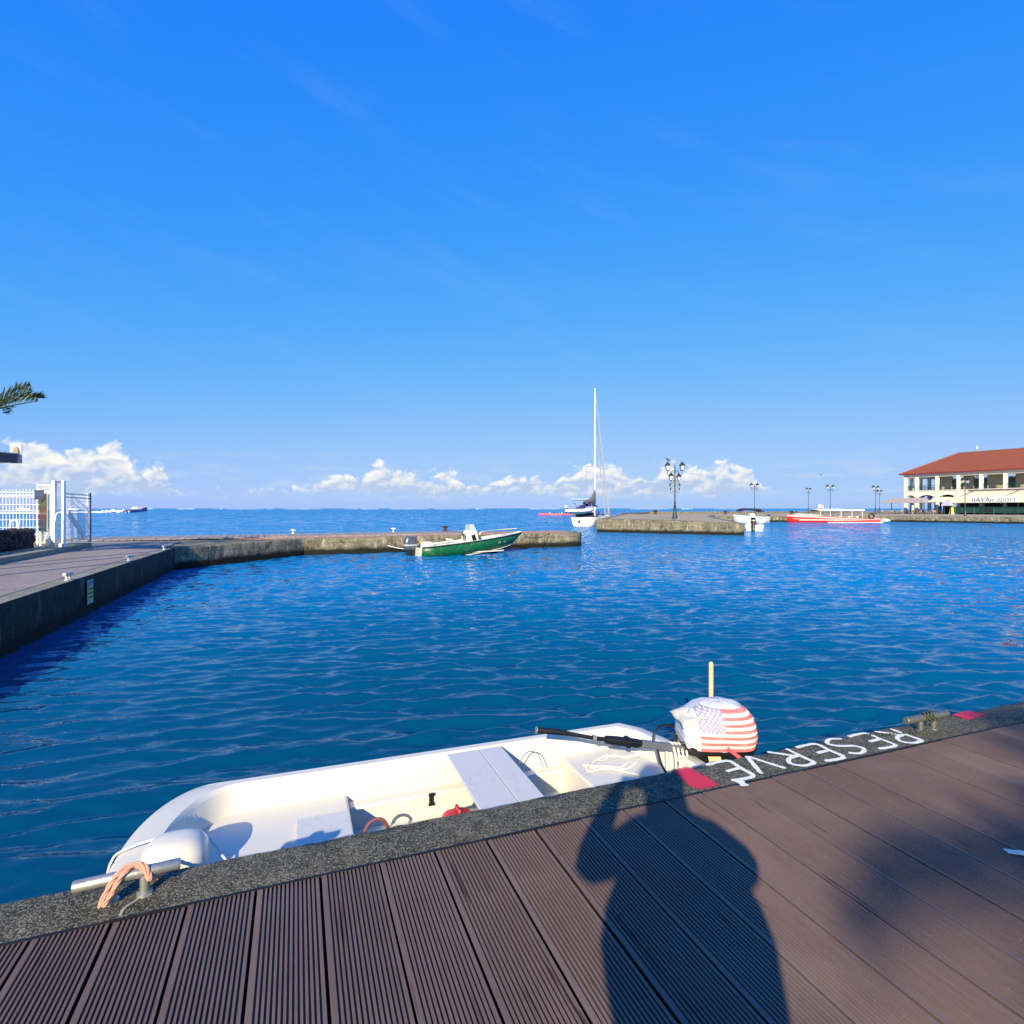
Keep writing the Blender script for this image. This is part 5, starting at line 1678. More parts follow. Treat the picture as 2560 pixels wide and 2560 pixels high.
outboard(GR, (-2.75, 0, .85), .9, mat('black_cowl', (24, 24, 34)), math.pi)

# ---- long red and white excursion boat along the far quay
RD = thing('excursion_boat', 'long red and white excursion boat with white roof along the far quay', 'boat', (61.6, 95.2, WATER), math.pi)
M_redh = mat('red_hull', (222, 42, 36), .4, 0, .06)
st = []
for t in (0, .12, .35, .6, .8, .92, 1.0):
    bs = 1.35 * (1 - max(0, (t - .5) / .5) ** 2.6) * (.85 + .15 * min(1, t / .15)) + .02
    st.append((15.4 * t, bs, bs * .85, -.3 + .3 * max(0, t - .8) / .2, -.05 + .25 * max(0, t - .6), .52 + .80 * t ** 1.3))
def band(st, f0, f1, s):
    return [[(x, s * (bc + (bs - bc) * f0) * 1.004, zc + (zs - zc) * f0), (x, s * (bc + (bs - bc) * f1) * 1.004, zc + (zs - zc) * f1)] for x, bs, bc, zk, zc, zs in st]
hr, hw_ = MB(), MB()
for s in (-1, 1):
    hr.loft(band(st, -.05, .74, s), closed=False, cap0=False, cap1=False)
    hw_.loft(band(st, .74, 1.0, s), closed=False, cap0=False, cap1=False)
hr.build('hull', M_redh, RD, smooth=True, solid=.04)
hw_.build('white_sheer', M_bwhite, RD, smooth=True, solid=.04)
MB().loft(part_loops(st, 2, 7), closed=False, cap0=False, cap1=False).build('bottom', mat('antifouling_black', (20, 26, 36)), RD, smooth=True, solid=.03)
for s in (-1, 1):
    MB().tube([(x, s * (bs + .03), zs + .02) for x, bs, bc, zk, zc, zs in st], .05, 6).build('rubbing_rail', M_redh, RD, smooth=True)
MB().tube([(x, (bc + .10), zc + .06) for x, bs, bc, zk, zc, zs in st[:4]], .09, 6).build('spray_rail', M_bwhite, RD, smooth=True)
MB().prism([(x, bs - .05) for x, bs, *_ in st] + [(x, -(bs - .05)) for x, bs, *_ in reversed(st)], .35, .5).build('deck', M_bwhite, RD)
MB().loft([[(x, -w_, z0), (x, -w_ * .6, z1), (x, w_ * .6, z1), (x, w_, z0)] for x, w_, z0, z1 in ((9.3, 1.2, .85, .98), (10.4, 1.15, .95, 1.28), (12.2, .9, 1.08, 1.42), (14.2, .4, 1.2, 1.46))]).build('foredeck', M_bwhite, RD, smooth=True)
MB().loft([[(x, -1.3, 1.98), (x, -1.1, 2.22), (x, 1.1, 2.22), (x, 1.3, 1.98), (x, 0, 1.94)] for x in (3.1, 6, 9, 10.6)] + [[(11.3, -1.1, 2.20), (11.3, -.9, 2.25), (11.3, .9, 2.25), (11.3, 1.1, 2.20), (11.3, 0, 2.18)]]).build('roof', mat('white_roof', (240, 240, 232), .45, 0, .04), RD, smooth=True)
MB().box((10.6, 0, 1.95), (.6, 2.0, .24)).build('roof_visor', M_black, RD)
for x in (3.5, 5.2, 7.0, 8.8, 10.4):
    for s in (-1, 1):
        MB().tube([(x, s * 1.15, .5), (x, s * 1.15, 2.02)], .06, 6).build('roof_post', M_bwhite, RD)
for x in (4.2, 5.6, 7.0):
    MB().box((x, 0, .8), (.4, 2.0, .5)).build('bench', M_bwhite, RD)
MB().tube([(10.2, .2, 2.2), (10.2, .2, 3.05)], .04, 5).build('flag_staff', M_white, RD)
MB().grid(lambda u, v: (10.15 - .8 * u, .2 + .12 * math.sin(5 * u), 2.45 + .6 * v - .2 * u * u), 8, 4).build('pennant', mat('faded_pennant', (206, 170, 160), .8, 0, .3, 4), RD, solid=.01)
MB().tube([(2.0 + .42 * math.cos(a), 1.2, 1.05 + .42 * math.sin(a)) for a in np.linspace(0, 2 * math.pi, 17)[:-1]], .13, 8, closed=True).build('tyre_fender', M_black, RD, smooth=True)
for s in (-1, 1):
    MB().ell((-.3, s * .9, .35), (1.1, .4, .32), 12, 7).build('stern_float', M_bwhite, RD, smooth=True)
for i in range(3):
    MB().bar((8.0 - .55 * i, 1.235 + .02, .25), (7.8 - .28 * i, 1.27, .72), .09, .03, up=(0, 1, 0)).build('hull_mark', M_bwhite, RD)

# ---- far boats outside the harbour
SB = thing('speedboat', 'dark blue speedboat racing across the open sea with a white wake', 'speedboat', (-219, 330, WATER), 0.0)
st = []
for t in (0, .2, .5, .8, 1.0):
    bs = 1.7 * (1 - max(0, (t - .4) / .6) ** 2.2) + .02
    st.append((-6.5 + 13 * t, bs, bs * .8, -.3 + .9 * t, .2 + 1.0 * t, 1.0 + 2.2 * t))
MB().loft(part_loops(st, 0, 9), closed=False, cap0=False, cap1=False).build('hull', mat('navy_hull', (30, 50, 120), .35), SB, smooth=True, solid=.05)
MB().loft([hull_stations([(-6.5, *st[0][1:])])[0], hull_stations([(-6.6, *st[0][1:])])[0]]).build('transom', mat('navy_hull', (30, 50, 120)), SB)
MB().loft([[(x, -bs * .98, zs), (x, 0, zs + .25), (x, bs * .98, zs)] for x, bs, bc, zk, zc, zs in st], closed=False, cap0=False, cap1=False).build('deck', M_bwhite, SB, smooth=True, solid=.05)
MB().loft([[(-2.0, -1, 1.9), (2.2, -.8, 2.5), (2.2, .8, 2.5), (-2.0, 1, 1.9)], [(-1.6, -.8, 3.0), (.8, -.6, 3.3), (.8, .6, 3.3), (-1.6, .8, 3.0)]]).build('cabin', M_bwhite, SB, bevel=.1)
wk = MB()
rs = random.Random(2)
pts, rad_ = [], []
for i in range(40):
    t = i / 39
    pts.append((-225 - 34 * t, 330 + rs.uniform(-.5, .5), WATER + .1))
    rad_.append((.75 - .45 * t) * rs.uniform(.55, 1.2) * (1.0 if t > .06 else .6))
wk.tube(pts, rad_, 7)
for i in range(26):
    wk.ell((-222 - rs.uniform(0, 16), 330 + rs.uniform(-1, 1), WATER + rs.uniform(.2, 1.1)), (rs.uniform(.6, 1.6), .8, rs.uniform(.3, .8)), 8, 5)
tag(wk.build('boat_wake', mat('sea_foam', (236, 240, 244)), None, smooth=True), 'long white foaming wake behind the speedboat', 'wake', kind='stuff')
def catamaran(label, loc, rz):
    t = thing('catamaran', label, 'catamaran', loc, rz, 'catamarans anchored off the gate')
    for s in (-1, 1):
        MB().loft([[(x, s * 3.2 - w_, .1), (x, s * 3.2, -.3), (x, s * 3.2 + w_, .1), (x, s * 3.2 + w_, z), (x, s * 3.2 - w_, z)] for x, w_, z in ((-8, .7, 1.2), (-3, .95, 1.8), (4, .9, 2.0), (8, .12, 2.2))]).build('hull', M_bwhite, t, smooth=True)
    MB().box((-1.5, 0, 1.8), (9, 6.4, .7)).build('bridge_deck', M_bwhite, t, bevel=.2)
    MB().loft([[(-4.5, -2.4, 2.1), (3, -2.0, 2.1), (3, 2.0, 2.1), (-4.5, 2.4, 2.1)], [(-4.0, -2.1, 3.6), (1.2, -1.6, 3.6), (1.2, 1.6, 3.6), (-4.0, 2.1, 3.6)]]).build('saloon', M_bwhite, t, bevel=.2)
    MB().box((-.9, 0, 2.95), (5.0, 4.3, .5)).build('window_band', M_darkglass, t)
    MB().tube([(.5, 0, 3.5), (.5, 0, 21)], [.22, .16], 8).build('mast', M_galv, t, smooth=True)
    MB().tube([(.5, 0, 5), (-5.5, 0, 5.2)], .35, 8).build('boom', M_bwhite, t, smooth=True)
    return t
catamaran('white catamaran at anchor seen through the fence left of the gate', (-775, 900, WATER), .15)
catamaran('white catamaran at anchor seen through the panel right of the gate', (-697, 900, WATER), -.1)
# outrigger canoe with paddlers
OC = thing('outrigger_canoe', 'pinkish red outrigger canoe out at sea left of the yacht', 'canoe', (15.2, 196, WATER), .03)
M_pink = mat('pink_red_hull', (218, 92, 104), .45, 0, .1)
MB().loft([[(x, -w_, .1), (x, 0, -.15), (x, w_, .1), (x, w_ * .9, z), (x, -w_ * .9, z)] for x, w_, z in ((-6, .04, .75), (-4.5, .24, .55), (0, .30, .5), (4.5, .24, .55), (6, .04, .85))]).build('hull', M_pink, OC, smooth=True)
MB().tube([(-2.2, -2.0, .15), (-1.6, -2.0, .0), (1.6, -2.0, .0), (2.3, -2.0, .25)], [.05, .13, .13, .05], 8).build('outrigger_float', M_pink, OC, smooth=True)
for x in (-1.2, 1.2):
    MB().tube(smooth_path([(x, .3, .55), (x, -.8, .75), (x, -2.0, .1)], 5), .05, 6).build('outrigger_boom', M_white, OC, smooth=True)
pv = [(0, 0, .0), (0, 0, .28), (0, 0, .50), (0, 0, .60), (.02, 0, .74), (-.0, .2, .48), (.22, .26, .28), (.42, .14, .30), (0, -.2, .48), (.22, -.24, .30), (.42, .0, .42), (.30, .10, .0), (.30, -.10, .0)]
pe = [(0, 1), (1, 2), (2, 3), (3, 4), (2, 5), (5, 6), (6, 7), (2, 8), (8, 9), (9, 10), (0, 11), (0, 12)]
prr = [.17, .16, .15, .07, .11, .07, .05, .04, .07, .05, .04, .09, .09]
shirts = [mat('red_shirt', (190, 60, 70), .8), mat('white_shirt', (228, 226, 226), .8), mat('navy_shirt', (50, 56, 90), .8)]
for i, x in enumerate((-3.6, -2.2, -.8, .6, 2.0, 3.4)):
    o = skin_body('person', pv, pe, prr, shirts[i % 3])
    loc = OC.matrix_basis @ Vector((x, 0, .42))
    o.location = loc
    o.rotation_euler = (0, 0, .03)
    tag(o, ['first', 'second', 'third', 'fourth', 'fifth', 'sixth'][i] + ' paddler from the left in the pinkish red outrigger canoe', 'person', 'paddlers in the canoe')
# bird in the air and bird on the lamp
def bird(name, label, loc, rz, flying):
    t = MB()
    t.loft([[(x, w_ * math.cos(a), z + w_ * math.sin(a)) for a in np.linspace(0, 2 * math.pi, 9)[:-1]] for x, w_, z in ((-.32, .015, -.02), (-.18, .05, 0), (0, .085, 0), (.14, .07, .03), (.20, .045, .07), (.26, .045, .09), (.30, .02, .085), (.36, .004, .075))])
    if flying:
        for s in (-1, 1):
            t.add([(.10, s * .05, .03), (-.10, s * .05, .03), (-.02, s * .35, .30), (.12, s * .32, .32), (-.10, s * .62, .62), (-.02, s * .62, .64), (.10, s * .05, .045), (-.10, s * .05, .045)], [(0, 1, 2, 3), (3, 2, 4, 5), (6, 3, 2, 7)])
    else:
        t.ell((-.05, 0, .02), (.2, .09, .08), 10, 6)
        t.bar((0, .03, -.16), (0, .03, -.04), .012, .012).bar((0, -.03, -.16), (0, -.03, -.04), .012, .012)
    o = t.build(name, mat('dark_feather', (44, 46, 54), .7, 0, .2), None, smooth=True)
    o.location = loc
    o.scale = (.62, .62, .62) if flying else (1, 1, 1)
    o.rotation_euler = (0, -.5 if not flying else 0, rz)
    return tag(o, label, 'bird')
bird('bird', 'dark seabird flying above the far quay lamps', (32.7, 60, 1.5 + 84 / 1417 * 60), 1.1, True)
# ================================================================ street lamps
M_lamp = mat('lamp_green_black', (44, 60, 62), .4, .3, .15, 10)
mg, g, b = new_mat('lantern_glass')
b.inputs['Base Color'].default_value = (*lin((232, 238, 244)), 1)
b.inputs['Roughness'].default_value = .15
b.inputs['Alpha'].default_value = .55
M_lglass = mg
def lantern(parent, p, s):
    """four-sided lantern on a cup, p = foot of the lantern"""
    x, y, z = p
    fr = MB()
    w0, w1 = .11 * s, .21 * s
    for sx in (-1, 1):
        for sy in (-1, 1):
            fr.bar((x + sx * w0, y + sy * w0, z + .08 * s), (x + sx * w1, y + sy * w1, z + .56 * s), .025 * s, .025 * s)
    fr.lathe([(.03 * s, -.06 * s), (.06 * s, 0), (.13 * s, .06 * s), (.15 * s, .09 * s)], 8, p)
    fr.loft([[(x + sx * w, y + sy * w, z + h) for sx, sy in ((-1, -1), (1, -1), (1, 1), (-1, 1))] for w, h in ((.25 * s, .55 * s), (.25 * s, .60 * s), (.20 * s, .70 * s), (.11 * s, .84 * s), (.06 * s, .87 * s), (.07 * s, .93 * s), (.02 * s, 1.0 * s))])
    o = fr.build('lantern', M_lamp, parent)
    MB().loft([[(x + sx * w, y + sy * w, z + h) for sx, sy in ((-1, -1), (1, -1), (1, 1), (-1, 1))] for w, h in ((w0 * .93, .10 * s), (w1 * .94, .55 * s))]).build('pane', M_lglass, o)
    return o
def scroll_arm(parent, ax, r, z0, zr, s):
    """S-bracket from the post out to a lantern foot at radius r"""
    c, sn = math.cos(ax), math.sin(ax)
    P3 = lambda q, z: (q * c, q * sn, z)
    mb = MB()
    mb.tube(smooth_path([P3(.04, z0 + .05 * s), P3(r * .28, z0 + .10 * s), P3(r * .50, z0 - .04 * s), P3(r * .62, z0 - .32 * s), P3(r * .80, z0 - .44 * s), P3(r * .98, z0 - .32 * s), P3(r, zr)], 6), .028 * s, 6)
    mb.tube([P3(r * .24 + .11 * s * math.cos(a), z0 - .02 * s + .11 * s * math.sin(a)) for a in np.linspace(0, 5.2, 14)], .018 * s, 5)
    mb.tube([P3(.04, z0 + .40 * s), P3(r * .5, z0 + .42 * s), P3(r * .9, zr + .0)], .008 * s, 4)
    mb.build('bracket', M_lamp, parent, smooth=True)
def post(parent, h, s=1.0):
    mb = MB()
    mb.lathe([(.26 * s, 0), (.26 * s, .06), (.22 * s, .08), (.22 * s, .34), (.17 * s, .42), (.15 * s, .9), (.11 * s, 1.30), (.12 * s, 1.33), (.12 * s, 1.40), (.085 * s, 1.44), (.08 * s, 1.8), (.09 * s, 1.84), (.07 * s, 1.88), (.055 * s, h * .8), (.05 * s, h - .2), (.02 * s, h - .05), (.012 * s, h + .12)], 12)
    mb.build('post', M_lamp, parent, smooth=True)
def ornate_lamp(label, loc, rz=0.0):
    t = thing('street_lamp', label, 'street lamp', loc, rz)
    post(t, 5.95, 1.15)
    for a in (0, math.pi):
        scroll_arm(t, a, .80, 5.15, 5.18, 1.0)
        lantern(t, (.80 * math.cos(a), .80 * math.sin(a), 5.22), 1.05)
    for a in (.75, .75 + math.pi):
        scroll_arm(t, a, .78, 4.10, 4.05, .8)
        lantern(t, (.78 * math.cos(a), .78 * math.sin(a), 4.10), .95)
    for a in (0, math.pi):
        scroll_arm(t, a, .55, 3.55, 3.62, .6)
        scroll_arm(t, a, .50, 3.05, 3.15, .55)
        MB().ell((.52 * math.cos(a), 0, 3.72), (.10, .10, .16), 8, 6).build('finial', M_lamp, t, smooth=True)
        MB().ell((.47 * math.cos(a), 0, 3.25), (.08, .08, .13), 8, 6).build('finial', M_lamp, t, smooth=True)
    return t
ornate_lamp('ornate tall street lamp with four lanterns on the mole', (17.9, 62.3, .40))
bird('bird', 'small dark bird perched on the left lantern of the ornate lamp', (17.1, 62.3, 6.86), 2.6, False)
def small_lamp(label, loc, h, rz=0.0):
    t = thing('street_lamp', label, 'street lamp', loc, rz, 'lamps along the far quay')
    post(t, h, 1.0)
    for a in (0, math.pi):
        scroll_arm(t, a, .72, h - .75, h - .62, 1.0)
        lantern(t, (.72 * math.cos(a), .72 * math.sin(a), h - .60), 1.1)
    return t
for px, d, lab, rz in [(1886, 123.7, 'twin lantern street lamp right behind the dark bimini boat', .2), (2021, 152, 'twin lantern street lamp rising behind the red boat bow', .5), (2075.6, 132.7, 'twin lantern street lamp above the red boat roof', .15),
                       (2189, 137.7, 'taller of two twin lantern lamps close together by the red boat stern', .3), (2198.5, 169.7, 'shorter of two twin lantern lamps close together by the red boat stern', .3), (2412.5, 103, 'dark green twin lantern lamp in front of the sign awning', .4)]:
    small_lamp(lab, ((px - 1280) / 1417 * d, d, .155), 6.45, rz)
# small bollards along the sea edge
for px, d, lab in [(1638, 108, 'small dark bollard on the mole left of the ornate lamp'), (1813, 128, 'small dark bollard on the far quay left of the bimini boat'), (1978, 140, 'small dark bollard on the far quay left of the red boat')]:
    t = thing('quay_bollard', lab, 'bollard', ((px - 1280) / 1417 * d, d, .156 if px > 1700 else .40), 0, 'bollards on the sea edge')
    MB().lathe([(.32, 0), (.30, .1), (.2, .2), (.2, .55), (.34, .62), (.32, .78), (.1, .84)], 10).build('stem', M_rust, t, smooth=True)
    MB().tube([(-.5, 0, .55), (.5, 0, .55)], .1, 8).build('horn', M_rust, t, smooth=True)

# ================================================================ the two-storey arcaded building
BL = thing('arcade_building', 'cream two storey arcaded building with red hipped roof on the far quay', 'building', (98.2, 142, .15), math.atan2(-.893, .45))
M_cream = mat('cream_stucco', (226, 221, 204), .8, 0, .05, .6, .1, 6, .10, (.55, .5, .4))
M_shut = mat('green_joinery', (28, 66, 58), .5, 0, .15, 1.5)
M_room = mat('gallery_wall', (168, 158, 140), .85, 0, .1, .8)
m, g, b = new_mat('red_roof')
tcd = g.n('ShaderNodeTexCoord').outputs['Object']
ox, oy, oz = g.sep(tcd)
rows = g.m('FRACT', g.m('MULTIPLY', oz, 5.5))
n1 = g.noise(tcd, .5, 6.0, .65)
n2 = g.noise(tcd, 7.0, 3.0, .6)
col = g.mix(n1, lin((126, 64, 36)), lin((154, 86, 52)))
col = g.mix(g.m('MULTIPLY', n2, .35), col, lin((122, 52, 34)))
col = g.mix(g.m('MULTIPLY', g.ss(rows, .2, .0), .35), col, lin((110, 44, 30)))
g.put(b.inputs['Base Color'], col)
b.inputs['Roughness'].default_value = .8
g.put(b.inputs['Normal'], g.bump(rows, .4, .05))
M_roof = m
XS = [0, 2.87, 7.3, 11.73, 16.16, 20.6, 25.0, 29.4, 33.8, 38.2, 41.1]
DEP = 16.0
Z1, Z2, ZS, ZO, ZE = 5.05, 5.6, 5.75, 8.95, 9.85     # floor underside, floor, sill, opening top, eaves
LEN = XS[-1]
for side in (0, 1):
    xs = XS if side == 0 else [0, 3.0, 7.0, 11.0, 14.4, 16.0][1:]
    for x in xs:
        px_, py_ = (x, 0) if side == 0 else (0, x)
        MB().box((px_ + (.3 if side == 0 and x == 0 else 0), py_ + .3, ZE / 2), (.62, .62, ZE)).build('column', M_cream, BL)
# wall bands between the columns: frieze, spandrel with arches, all along the front and the left end
def arch_band(p0, p1, z_sp, z_cr, z_top, th=.4):
    """spandrel pierced below by a segmental arch"""
    p0, p1 = Vector((*p0, 0)), Vector((*p1, 0))
    d = (p1 - p0)
    nn = Vector((-d.y, d.x, 0)).normalized() * th
    k = 14
    lo = [(t, z_sp + (z_cr - z_sp) * math.sin(math.pi * t) ** .8) for t in [i / k for i in range(k + 1)]]
    mb = MB()
    for i in range(k):
        (t0, a0), (t1, a1) = lo[i], lo[i + 1]
        q0, q1 = p0 + d * t0, p0 + d * t1
        vs = [(q0.x, q0.y, a0), (q1.x, q1.y, a1), (q1.x, q1.y, z_top), (q0.x, q0.y, z_top)]
        vs += [(v[0] + nn.x, v[1] + nn.y, v[2]) for v in vs]
        mb.add(vs, [(0, 1, 2, 3), (7, 6, 5, 4), (0, 4, 5, 1), (3, 2, 6, 7)])
    return mb
for a, c in zip(XS[:-1], XS[1:]):
    arch_band((a + .31, .08), (c - .31, .08), 3.95, 4.62, ZS).build('arch_spandrel', M_cream, BL)
    MB().box(((a + c) / 2, .26, (ZO + ZE) / 2), (c - a - .62, .36, ZE - ZO)).build('frieze', M_cream, BL)
ys_ = [0, 3.0, 7.0, 11.0, 14.4, 16.0]
for a, c in zip(ys_[:-1], ys_[1:]):
    arch_band((.08, c - .0), (.08, a + .6), 3.95, 4.62, ZS).build('arch_spandrel', M_cream, BL)
    MB().box((.26, (a + c) / 2 + .3, (ZO + ZE) / 2), (.36, c - a - .62, ZE - ZO)).build('frieze', M_cream, BL)
MB().box((LEN / 2, .02, ZS - .06), (LEN, .2, .14)).build('sill_band', M_cream, BL)
# floors and inner rooms
MB().box((LEN / 2 + .2, DEP / 2 + .2, (Z1 + Z2) / 2), (LEN - .7, DEP - .7, Z2 - Z1)).build('floor_slab', M_cream, BL)
MB().box((LEN / 2 + .2, DEP / 2 + .2, ZE - .15), (LEN - .9, DEP - .9, .2)).build('ceiling', M_room, BL)
def room_wall(z0, z1, openings, y, name):
    x = openings[0][0] - 2.2
    for o0, o1 in openings:
        MB().box(((x + o0) / 2, y, (z0 + z1) / 2), (o0 - x, .3, z1 - z0)).build(name, M_room, BL)
        x = o1
    MB().box(((x + LEN - .5) / 2, y, (z0 + z1) / 2), (LEN - .5 - x, .3, z1 - z0)).build(name, M_room, BL)
op1 = [(9.0, 11.3), (13.4, 16.0), (19.4, 21.2), (23.6, 25.8), (28, 30.4), (32.4, 34.8)]
room_wall(Z2, ZE - .25, op1, 3.4, 'upper_wall')
for o0, o1 in op1:
    f = MB()
    f.box(((o0 + o1) / 2, 3.4, 8.5), (o1 - o0, .14, .14)).box(((o0 + o1) / 2, 3.4, 7.0), (.12, .14, 2.9))
    for x in (o0 + .06, o1 - .06):
        f.box((x, 3.4, 7.0), (.12, .14, 2.9))
    fo = f.build('door', M_shut, BL)
    for x in ((o0 * .75 + o1 * .25), (o0 * .25 + o1 * .75)):
        MB().box((x, 3.42, 7.05), ((o1 - o0) / 2 - .16, .03, 2.6)).build('pane', M_darkglass, fo)
MB().box((14.5, 3.22, 8.95), (1.6, .06, .45)).build('air_unit', M_room, BL)
# ground floor: closed back wall further in, counters under the awning
gw = MB()
for x0, x1, y in ((3.4, 4.7, 7.0), (5.8, 8.0, 6.0), (9.3, 12.4, 6.0), (12.4, 41, 4.2)):
    gw.box(((x0 + x1) / 2, y, 2.5), (x1 - x0, .4, 5.0))
gw.build('ground_wall', mat('interior_shade', (44, 36, 44), .85, 0, .15, .5), BL)  # near-black colour stands in for the shade inside the arches
# gallery railings
def railing(p0, p1):
    p0, p1 = Vector((*p0, ZS)), Vector((*p1, ZS))
    mb = MB()
    up = Vector((0, 0, 1))
    mb.bar(p0 + up * 1.12, p1 + up * 1.12, .07, .09).bar(p0 + up * .12, p1 + up * .12, .06, .07)
    n_ = 3
    for i in range(n_ + 1):
        q = p0.lerp(p1, i / n_)
        mb.bar(q + up * .1, q + up * 1.12, .06, .06)
    for i in range(n_):
        a_, c_ = p0.lerp(p1, i / n_), p0.lerp(p1, (i + 1) / n_)
        mb.bar(a_ + up * .14, c_ + up * 1.08, .035, .035).bar(a_ + up * 1.08, c_ + up * .14, .035, .035)
    return mb.build('railing', M_shut, BL)
for a, c in zip(XS[:-1], XS[1:]):
    railing((a + .31, .3), (c - .31, .3))
for a, c in zip(ys_[:-1], ys_[1:]):
    railing((.3, a + .6), (.3, c))
# roof
OV = .75
ex0, ex1, ey0, ey1 = -OV, LEN + OV, -OV, DEP + OV
RH = 14.75
hip = DEP / 2 + OV
rf = MB()
E0, E1, E2, E3 = (ex0, ey0, ZE), (ex1, ey0, ZE), (ex1, ey1, ZE), (ex0, ey1, ZE)
R0, R1 = (ex0 + hip, DEP / 2, RH), (ex1 - hip, DEP / 2, RH)
rf.add([E0, E1, E2, E3, R0, R1], [(0, 1, 5, 4), (1, 2, 5), (2, 3, 4, 5), (3, 0, 4)])
roof = rf.build('roof', M_roof, BL, solid=.16)
rc = MB()
for p, q in ((E0, R0), (R0, R1), (E3, R0), (E1, R1)):
    rc.tube([Vector(p) + Vector((0, 0, .12)), Vector(q) + Vector((0, 0, .12))], .16, 6)
rc.build('ridge_cap', mat('ridge_grey', (128, 104, 112), .7), roof)
MB().bar((ex0, ey0, ZE - .02), (ex1, ey0, ZE - .02), .16, .26).bar((ex0, ey0, ZE - .02), (ex0, ey1, ZE - .02), .16, .26).build('gutter', mat('red_gutter', (128, 40, 36), .5), roof)
av = MB().tube([(11.9, 8, 14.6), (11.9, 8, 16.1)], .04, 6).lathe([(.1, 0), (.24, .1), (.24, .9), (.1, 1.0)], 10, (11.9, 8, 15.3))
av.build('roof_ventilator', mat('grey_white_metal', (206, 214, 220), .4, .2), roof, smooth=True)

# awning with lettering
M_awn = mat('cream_awning', (214, 209, 182), .75, 0, .05, .8)
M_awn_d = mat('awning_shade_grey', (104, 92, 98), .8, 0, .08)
AW = thing('shop_awning', 'long cream awning with haVan sport lettering on the arcade building', 'awning', BL.location, BL.rotation_euler[2])
X0, X1 = 12.6, 38.0
YF, YB, ZF, ZB = -4.2, -.02, 3.55, 5.35
aw = MB()
aw.loft([[(X0 - .8, YF, ZF - .95), (X0 - .8, YF, ZF), (X0 + 1.2, YB - 1.2, ZB - .35), (X0 + 1.2, YB, ZB), (X0 + 1.2, YB, ZB - .1)], [(X1, YF, ZF - .95), (X1, YF, ZF), (X1, YB - 1.2, ZB - .35), (X1, YB, ZB), (X1, YB, ZB - .1)]], closed=False, cap0=False, cap1=False)
aw.build('canopy', M_awn, AW, solid=.05)
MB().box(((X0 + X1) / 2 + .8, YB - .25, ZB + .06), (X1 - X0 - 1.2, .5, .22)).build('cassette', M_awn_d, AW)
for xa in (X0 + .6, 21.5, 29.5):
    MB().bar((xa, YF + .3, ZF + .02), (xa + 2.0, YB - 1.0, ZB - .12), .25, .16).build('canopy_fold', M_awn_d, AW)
MB().box((20.3, YF - .045, ZF - .28), (8.9, .03, 1.28)).build('sign_panel', mat('sign_white', (216, 220, 220), .6), AW)
for body, x, col_, sz in (('hAVAn', 18.35, (96, 108, 132), 1.38), ('sport', 22.6, (140, 152, 164), 1.5)):
    me = text_mesh(body, sz, .02, 'CENTER', .12)
    me.materials.append(mat('sign_letter_' + body, col_, .6))
    o = bpy.data.objects.new('lettering', me)
    COL.objects.link(o)
    o.parent = AW
    o.location = (x, YF - .085, ZF - .74)
    o.rotation_euler = (math.pi / 2, 0, 0)
for x in (X0 - .5, 18.5, 24.5, 30.5, 37.0):
    MB().tube([(x, YF + .15, 0), (x, YF + .15, ZF - .1)], .06, 6).build('awning_post', M_shut, AW)
# counter front below the awning
CT = thing('bar_counter', 'dark green slatted counter front under the lettered awning', 'counter', BL.location, BL.rotation_euler[2])
ct = MB()
ct.box((25.5, -3.2, .95), (26.0, .18, 1.20))
ct.build('front', M_shut, CT)
ct = MB().box((25.5, -3.1, 1.62), (26.2, .7, .12))
ct.build('top', M_shut, CT)
for i in range(8):
    MB().box((12.8 + i * 3.6, -3.32, .78), (.14, .1, 1.5)).build('post', mat('green_post', (48, 104, 92), .5), CT)
MB().box((19.0, -3.32, 1.0), (1.9, .04, .75)).build('menu_board', mat('dark_board', (24, 40, 38), .5, 0, .4, 6), CT)
MB().box((25.5, .2, 2.1), (25.6, .2, 4.0)).build('shade_wall', mat('interior_shade', (70, 58, 64)), CT)  # wall behind the counter, in the same painted interior shade

# big parasol canopies of the terrace, left of the awning
def parasol(label, c, w_, d_, z, colr):
    t = thing('terrace_parasol', label, 'parasol', BL.matrix_basis @ Vector((c[0], c[1], 0)), BL.rotation_euler[2], 'terrace parasols')
    MB().loft([[(-w_ / 2, -d_ / 2, z - .05), (w_ / 2, -d_ / 2, z - .05), (w_ / 2, d_ / 2, z - .05), (-w_ / 2, d_ / 2, z - .05)], [(-w_ / 2, -d_ / 2, z), (w_ / 2, -d_ / 2, z), (w_ / 2, d_ / 2, z), (-w_ / 2, d_ / 2, z)], [(-w_ * .32, -.3, z + 1.15), (w_ * .32, -.3, z + 1.15), (w_ * .32, .3, z + 1.15), (-w_ * .32, .3, z + 1.15)]]).build('canopy', mat('canopy_' + str(colr[0]), colr, .8, 0, .05, 1), t)
    for sx in (-.36, .36):
        MB().tube([(sx * w_, 0, 0), (sx * w_, 0, z + .8)], .09, 8).build('pole', mat('dark_pole', (40, 48, 76), .5), t)
    return t
parasol('grey beige terrace canopy at the left end of the arcade building', (2.9, -3.9), 10.2, 4.6, 2.75, (164, 152, 144))
parasol('cream terrace canopy between the grey canopy and the awning', (9.9, -2.6), 4.6, 3.6, 2.85, (214, 208, 178))
parasol('small lilac grey parasol beside the yellow menu stand', (11.8, -4.6), 1.8, 1.8, 2.0, (176, 172, 190))
